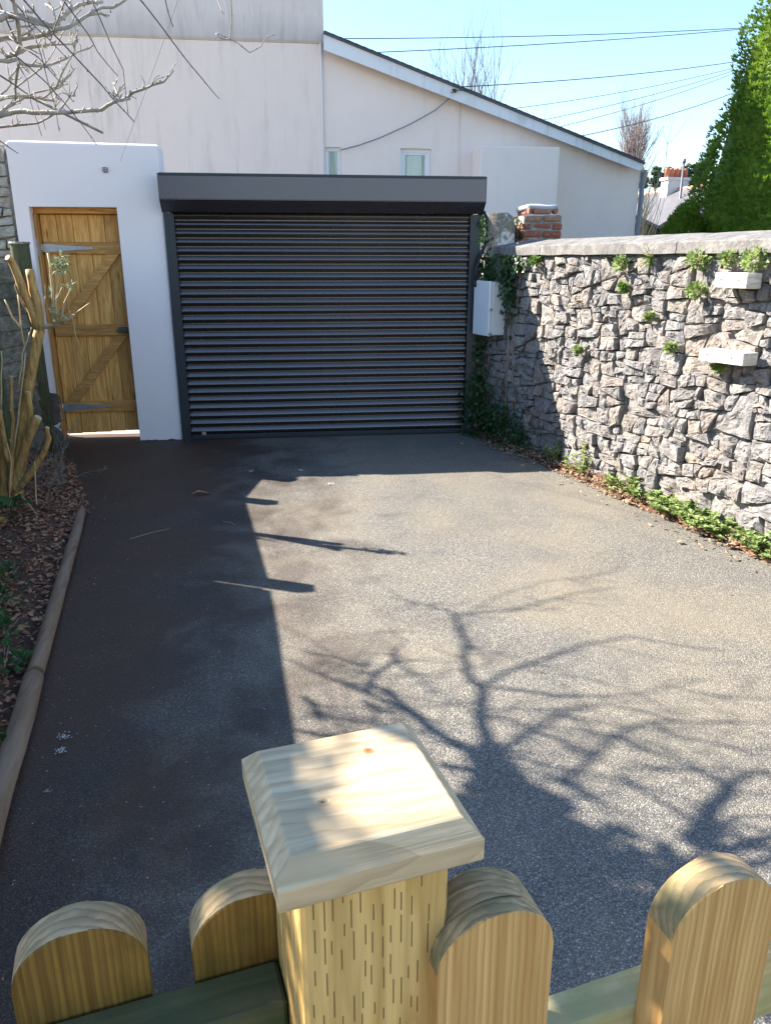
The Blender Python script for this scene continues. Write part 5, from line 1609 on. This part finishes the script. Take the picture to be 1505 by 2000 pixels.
# ------------------------------------------------------------------ overhead wires
WL = ['uppermost overhead wire crossing the sky from the tall house', 'second overhead wire running just below the uppermost', 'overhead wire leaving the bracket on the bargeboard', 'fine overhead wire, upper of three rising from behind the roof',
      'fine overhead wire, middle of three rising from behind the roof', 'fine overhead wire, lower of three rising from behind the roof', 'lowest long wire from the roof slope to the conifer']
for i, (a, b) in enumerate(WIRES):
    a, b = Vector(a), Vector(b)
    e = a + (b - a) * 1.35
    t = thing('overhead_wire', WL[i], 'wire', a, 'overhead wires in the sky')
    mb = MB(); n = 20
    sag = .10 if i < 3 else .14
    pts = [a.lerp(e, k / n) - Vector((0, 0, sag * 4 * (k / n) * (1 - k / n))) + Vector((0, 0, sag * .75 * k / n)) for k in range(n + 1)]
    mb.tube(pts, .0065 if i < 3 or i == 6 else .0045, n=5); mb.build('wire', M['cable'], t)
t = thing('wall_cable', 'slack cable from the bargeboard bracket down to the left window', 'cable', CABLE[0])
mb = MB(); mb.tube(wig(CABLE, .004, 3), .009, n=6); mb.build('cable', M['pipe'], t)
t = thing('wire_bracket', 'small black wire bracket on the bargeboard', 'bracket', CABLE[0])
c0 = Vector(CABLE[0])
mb = MB(); mb.box(c0 + Vector((.0, -.11, .03)), (.03, .03, .05), None, .004); mb.tube([c0 + Vector((-.06, -.12, .0)), c0 + Vector((.03, -.14, .03)), c0 + Vector((.16, -.16, .03))], .006, n=6); mb.build('bracket', M['cable'], t)
mb = MB(); mb.blob(c0 + Vector((-.03, -.12, .04)), .016, 1); mb.build('insulator', M['cable'], t)

# ------------------------------------------------------------------ far things
def bare_tree(name, label, x, y, z0, H, W, n, r, mat, seed, up=1.6, levels=3, group=None):
    rn = random.Random(seed)
    t = thing(name, label, 'tree', (x, y, 0), group)
    mb = MB(); mb.tube([(x, y, -.05), (x, y, z0), (x + .05 * W, y, z0 + H * .35)], r * 5, r * 2.4, 6); mb.build('trunk', mat, t)
    mb = MB()
    def grow(p, d, L, rr, lv):
        pts = [p]; q = p
        for k in range(4):
            d = (d + Vector((rn.gauss(0, .10), rn.gauss(0, .10), .10 * up / 1.6))).normalized()
            q = q + d * L / 4; pts.append(q)
        mb.tube(pts, rr, rr * .5, 3, cap=False)
        if lv:
            for k in range(4):
                i = rn.randrange(1, 5)
                dd = (d + Vector((rn.gauss(0, .45), rn.gauss(0, .45), rn.uniform(-.1, .5)))).normalized()
                grow(pts[i], dd, L * rn.uniform(.45, .75), rr * .55, lv - 1)
    for k in range(n):
        a = rn.uniform(0, 6.283)
        h0 = rn.uniform(0, .4)
        d = Vector((math.cos(a) * W / H, math.sin(a) * W / H, up / 1.6 * rn.uniform(.7, 1.1))).normalized()
        grow(Vector((x, y, z0 + H * h0)), d, H * (1 - h0) * rn.uniform(.45, .65), r, levels - 1)
    mb.build('crown', mat, t)
bare_tree('far_bare_tree', 'upright bare tree far beyond the extension roof', 30.4, 70, 4.2, 9.6, 2.3, 60, .05, M['far_twig'], 3, up=3.2)
bare_tree('bare_tree', 'bare twiggy treetop rising behind the sloping roof', 4.9, 22, 2.4, 4.6, 1.3, 22, .018, M['twig_dark'], 8, up=2.6)
bare_tree('bare_tree', 'small bare treetop lower down behind the sloping roof', 7.3, 22.5, 1.6, 3.9, .5, 6, .014, M['twig_dark'], 12, levels=2)
bare_tree('bare_shrub', 'pale bare shrub beside the extension downpipe', 6.0, 13.4, .3, 3.3, .45, 8, .012, M['shoot'], 21, levels=3)

# hill with pines
mb = MB(); V = []
for i in range(41):
    x = -120 + i * 15
    hz = 13 + 5 * noise.noise(Vector((x * .01, 0, 0))) + max(0, (x - 20) * .03)
    V.append([mb.bm.verts.new((x, yy, zz)) for yy, zz in ((95, -.2), (150, hz * .55), (200, hz), (320, hz * 1.1), (420, -1))])
for a, b in zip(V, V[1:]):
    for k in range(4): mb.bm.faces.new((a[k], b[k], b[k + 1], a[k + 1])).smooth = True
struct(mb.build('hill', M['hill']))
pr = random.Random(5)
def pine(x, y, z, H, label, i):
    t = thing('pine_tree', label, 'tree', (x, y, z), 'dark pines along the far ridge')
    mb = MB(); mb.tube([(x, y, z - 1), (x, y, z + H * .9)], .25, .1, 5); mb.build('trunk', M['far_scrub'], t)
    mb = MB()
    for k in range(70):
        u = pr.uniform(.35, 1); a = pr.uniform(0, 6.28); w = H * .26 * (1.25 - u) ** .6
        q = pr.uniform(.2, 1) * w
        mb.blob((x + math.cos(a) * q, y + math.sin(a) * q, z + H * u), pr.uniform(.35, .8), 1, (1.2, 1.2, .6), .35)
    mb.build('crown', M['pine'], t)
for i in range(9):
    u = i / 8
    x = 84 + u * 24 + pr.uniform(-.8, .8); H = pr.uniform(5.5, 8.5)
    lab = ['first pine of the far ridge, next to the bare tree', 'second pine along the far ridge', 'third pine along the far ridge', 'pine above the red chimney pots, left of the pair', 'pine above the red chimney pots, right of the pair', 'pine just left of the thin pole top', 'pine just right of the thin pole top', 'pine two along from the thin pole', 'last pine before the conifer hides the ridge'][i]
    pine(x, 193, 16.2, H, lab, i)
mb = MB()
for _ in range(420):
    y = pr.uniform(70, 190); x = y * pr.uniform(.42, .66)
    zb = max(0, (y - 95) / 105 * 14.5) if y > 95 else 0
    mb.blob((x, y, zb + pr.uniform(.5, 3.0) * (1 if y > 95 else 2)), pr.uniform(1.0, 2.6), 1, (1, 1, .9), .35)
tag(mb.build('scrub_woodland', M['far_scrub']), 'brown leafless woodland on the hillside beyond the roofs', 'woodland', kind='stuff')

def far_house(label, P, ang, L, D, eave, ridge, roofmat, chim=None):
    t = thing('far_house', label, 'house', P, None)
    o = Vector(P); d = Vector((math.cos(ang), math.sin(ang), 0)); n = Vector((-math.sin(ang), math.cos(ang), 0))
    mb = MB(); mb.prism([(0, -.1), (D, -.1), (D, eave), (D / 2, ridge - .15), (0, eave)], (o, n, (0, 0, 1)), d * L); mb.build('wall', M['far_render'], t)
    rf = None
    for sgn in (0, 1):
        mb = MB()
        a = (-.35, eave - .2) if sgn == 0 else (D + .35, eave - .2)
        mb.prism([a, (D / 2, ridge), (D / 2, ridge + .12), (a[0], a[1] + .12)], (o - d * .25, n, (0, 0, 1)), d * (L + .5))
        rf = mb.build('roof', roofmat, t)
    mb = MB()
    for k in range(int(L / .45)): 
        p = o + n * D / 2 + d * (k * .45); mb.tube([p + Vector((0, 0, ridge + .12)), p + d * .42 + Vector((0, 0, ridge + .12))], .12, n=6)
    mb.build('ridge_tiles', M['ridge'], t)
    mb = MB(); mb.tube([o - n * .4 + Vector((0, 0, eave - .22)), o - n * .4 + d * L + Vector((0, 0, eave - .22))], .08, n=6); mb.build('gutter', M['upvc'], t)
    for k in range(max(1, int(L / 4))):
        mb = MB(); c = o + d * (1.5 + k * 3.6) + Vector((0, 0, eave - 1.3)) - n * .02; mb.box(c, (1.0, .06, 1.1), Matrix((d, n, (0, 0, 1))).transposed()); mb.build('window', M['glass'], t)
    if chim is not None:
        c = o + d * chim + n * D / 2
        mb = MB(); rot = Matrix((d, n, (0, 0, 1))).transposed()
        mb.box(c + Vector((0, 0, ridge - .2)), (.62, 1.3, 1.6), rot); mb.box(c + Vector((0, 0, ridge + .66)), (.76, 1.46, .14), rot)
        ch = mb.build('chimney', M['far_render'], t)
        for k in range(5):
            q = c + n * (-.56 + k * .28) + Vector((0, 0, ridge + .73))
            mb = MB(); mb.tube([q, q + Vector((0, 0, .42)), q + Vector((0, 0, .46))], .125, .115, 8); mb.build('chimney_pot', M['pot'], ch)
    return t
far_house('far house with pale slate roof and a chimney of red pots', (15.9, 51.5, 0), R(-81.9), 14, 7.0, 3.2, 5.1, M['slate_light'], 9.9)
t = thing('far_house', 'nearer far house with purple hipped slate roof and white gutter', 'house', (20.6, 38, 0))
mb = MB(); mb.bx(18.6, 27, 36.1, 42, -.05, 3.05); mb.build('wall', M['far_render'], t)
mb = MB()
E = [(18.3, 35.8, 3.02), (27.3, 35.8, 3.02), (27.3, 42.3, 3.02), (18.3, 42.3, 3.02)]; RA, RB = (21.0, 39.0, 5.0), (27.3, 39.0, 5.0)
for q in ((E[0], E[1], RB, RA), (E[3], E[0], RA), (E[2], E[3], RA, RB), (E[1], E[2], RB)):
    vs = [mb.bm.verts.new(v) for v in q]; vu = [mb.bm.verts.new(Vector(v) + Vector((0, 0, .1))) for v in q]
    mb.bm.faces.new(vs[::-1]); mb.bm.faces.new(vu)
    for k in range(len(q)): mb.bm.faces.new((vs[k], vs[(k + 1) % len(q)], vu[(k + 1) % len(q)], vu[k]))
rf = mb.build('roof', M['slate_purple'], t)
mb = MB(); mb.tube([Vector(E[0]) + Vector((0, 0, .1)), Vector(RA) + Vector((0, 0, .13)), Vector(RB) + Vector((0, 0, .13))], .07, n=6); mb.build('ridge_tiles', M['slate'], rf)
mb = MB(); mb.tube([(18.2, 35.7, 2.98), (27.3, 35.7, 2.98)], .09, n=6); mb.build('gutter', M['upvc'], t)
for xw in (20.2, 22.6, 25):
    mb = MB(); mb.bx(xw, xw + 1.0, 36.03, 36.12, 1.2, 2.4, .02); mb.build('window', M['glass'], t)
t = thing('shed', 'low grey shed roof beside the extension corner', 'shed', (7.0, 15.5, 0))
mb = MB(); mb.prism([(0, -.05), (1.4, -.05), (1.4, 2.05), (0, 2.62)], ((6.3, 15.2, 0), (1, 0, 0), (0, 0, 1)), (0, 2.4, 0)); mb.build('wall', M['exposed'], t)
mb = MB(); mb.prism([(-.1, 2.66), (1.55, 2.0), (1.55, 2.06), (-.1, 2.72)], ((6.3, 15.1, 0), (1, 0, 0), (0, 0, 1)), (0, 2.6, 0)); mb.build('roof', M['slate'], t)
t = thing('lamp_pole', 'thin dark pole standing among the far roofs', 'pole', (20.03, 40, 0))
mb = MB(); mb.tube([(19.95, 36.0, -.05), (19.96 - 1.9, 36.0, 3.0)], .01); mb.bm.free()
mb = MB(); mb.tube([(20.03, 40, -.05), (20.03, 40, 6.35)], .075, .055, 8); mb.build('pole', M['pole'], t)
mb = MB(); mb.tube([(20.03, 40, 6.30), (20.03, 40, 6.5)], .09, n=8); mb.build('pole_top', M['pole'], t)

# ------------------------------------------------------------------ foreground picket fence, post and gate
FO, FR = (.033, .446, 0), R(12)
def ftop(w, n=16):
    return [(w / 2 * math.cos(math.pi * i / n), w / 2 * math.sin(math.pi * i / n)) for i in range(n + 1)]
def picket(parent, xc, w, zt, y0, y1, z0, mat, endmat, tilt=0.0):
    arch = .88
    mb = MB()
    pr_ = [(-w / 2, z0), (w / 2, z0)] + [(x, zt - w / 2 * arch + z * arch) for x, z in ftop(w)]
    mb.prism(pr_, ((xc, y0, 0), (1, 0, 0), (0, 0, 1)), (0, y1 - y0, 0))
    bmesh.ops.bevel(mb.bm, geom=[e for e in mb.bm.edges if abs(e.verts[0].co.y - e.verts[1].co.y) < 1e-5], offset=.0012, segments=1, affect='EDGES')
    me = mb.mesh('picket', mat); me.materials.append(endmat)
    for p in me.polygons:
        if abs(p.normal.y) < .3 and p.center.z > zt - w / 2 * arch * 1.02 and p.normal.z > .05: p.material_index = 1; p.use_smooth = True
    o = bpy.data.objects.new('picket', me); col.objects.link(o); o.parent = parent
    return o
def floc(lx, ly): c, s = math.cos(FR), math.sin(FR); return (FO[0] + c * lx - s * ly, FO[1] + s * lx + c * ly, 0)
t = thing('fence_post', 'square timber fence post with a broad sloped-edge cap', 'post', FO, rotz=FR); ORG[t.name] = Vector((0, 0, 0))
mb = MB(); mb.bx(-.051, .051, -.051, .051, -.05, 1.326, .003, 1); mb.build('post', M['post_wood'], t)
mb = MB()
h = .0675
def ring(s, z): return [mb.bm.verts.new((a * s, b * s, z)) for a, b in ((-1, -1), (1, -1), (1, 1), (-1, 1))]
rg = [ring(h - .002, 1.3265), ring(h, 1.329), ring(h, 1.3445), ring(h - .0015, 1.3462), ring(h - .0105, 1.3562), ring(h - .012, 1.357)]
for a, b in zip(rg, rg[1:]):
    for i in range(4): mb.bm.faces.new((a[i], a[(i + 1) % 4], b[(i + 1) % 4], b[i]))
mb.bm.faces.new(rg[0][::-1]); mb.bm.faces.new(rg[-1])
cp = mb.build('cap', M['cap_wood'], t)
for x, y, m_ in ((.020, .030, 'rust_knot'), (-.026, -.014, 'knot')):
    mb = MB(); k = [mb.bm.verts.new((x + math.cos(a_) * .0050 * rnd.uniform(.75, 1.15), y + math.sin(a_) * .0036 * rnd.uniform(.75, 1.15), 1.35725)) for a_ in [q * 6.283 / 14 for q in range(14)]]
    mb.bm.faces.new(k); kn = mb.build('knot', M[m_], cp)

t = thing('picket_fence', 'mossy round-topped picket fence on the left of the capped post', 'fence', floc(-.3, .03), rotz=FR)
ORG[t.name] = Vector((0, 0, 0))
def loc_children(root, lx, ly):
    for ch in root.children: ch.location = (-lx, -ly, 0)
for xc, zt in ((-.070, 1.232), (-.196, 1.240), (-.322, 1.236), (-.448, 1.238), (-.574, 1.235)):
    picket(t, xc, .094, zt, .050, .079, .06, M['picket'], M['endgrain'])
for z in (1.135, .38):
    mb = MB(); mb.bx(-.66, -.0525, .008, .0495, z - .035, z + .03, .003); mb.build('rail', M['rail_mossy'], t)
loc_children(t, -.3, .03)
t = thing('picket_gate', 'fresh timber picket gate on the right of the capped post', 'gate', floc(.35, -.05), rotz=FR)
ORG[t.name] = Vector((0, 0, 0))
picket(t, .0825, .090, 1.276, -.066, -.022, .06, M['picket_fresh'], M['endgrain'])
for xc, zt in ((.271, 1.258), (.455, 1.26), (.64, 1.262)):
    picket(t, xc, .098, zt, -.080, -.0505, .06, M['picket_fresh'], M['endgrain'])
for z in (1.085, .36):
    mb = MB(); mb.bx(.129, .72, -.050, -.018, z - .04, z + .035, .003); mb.build('rail', M['rail_fresh'], t)
mb = MB(); n = 10
for k in range(n):
    a0, a1 = math.pi * (.30 + .55 * k / n), math.pi * (.30 + .55 * (k + 1) / n)
    def pt(a, y): return (.0825 + .0455 * math.cos(a), y, 1.276 - .045 * .88 + .0455 * .88 * math.sin(a) + .0008)
    mb.quad([pt(a0, -.052), pt(a0, -.036), pt(a1, -.036), pt(a1, -.052)])
mb.build('lifted_strip', M['upvc2'] if 'upvc2' in M else M['endgrain'], t)
loc_children(t, .35, -.05)
print('objects', len(bpy.data.objects), 'tris', sum(len(o.data.polygons) for o in bpy.data.objects if o.type == 'MESH'))
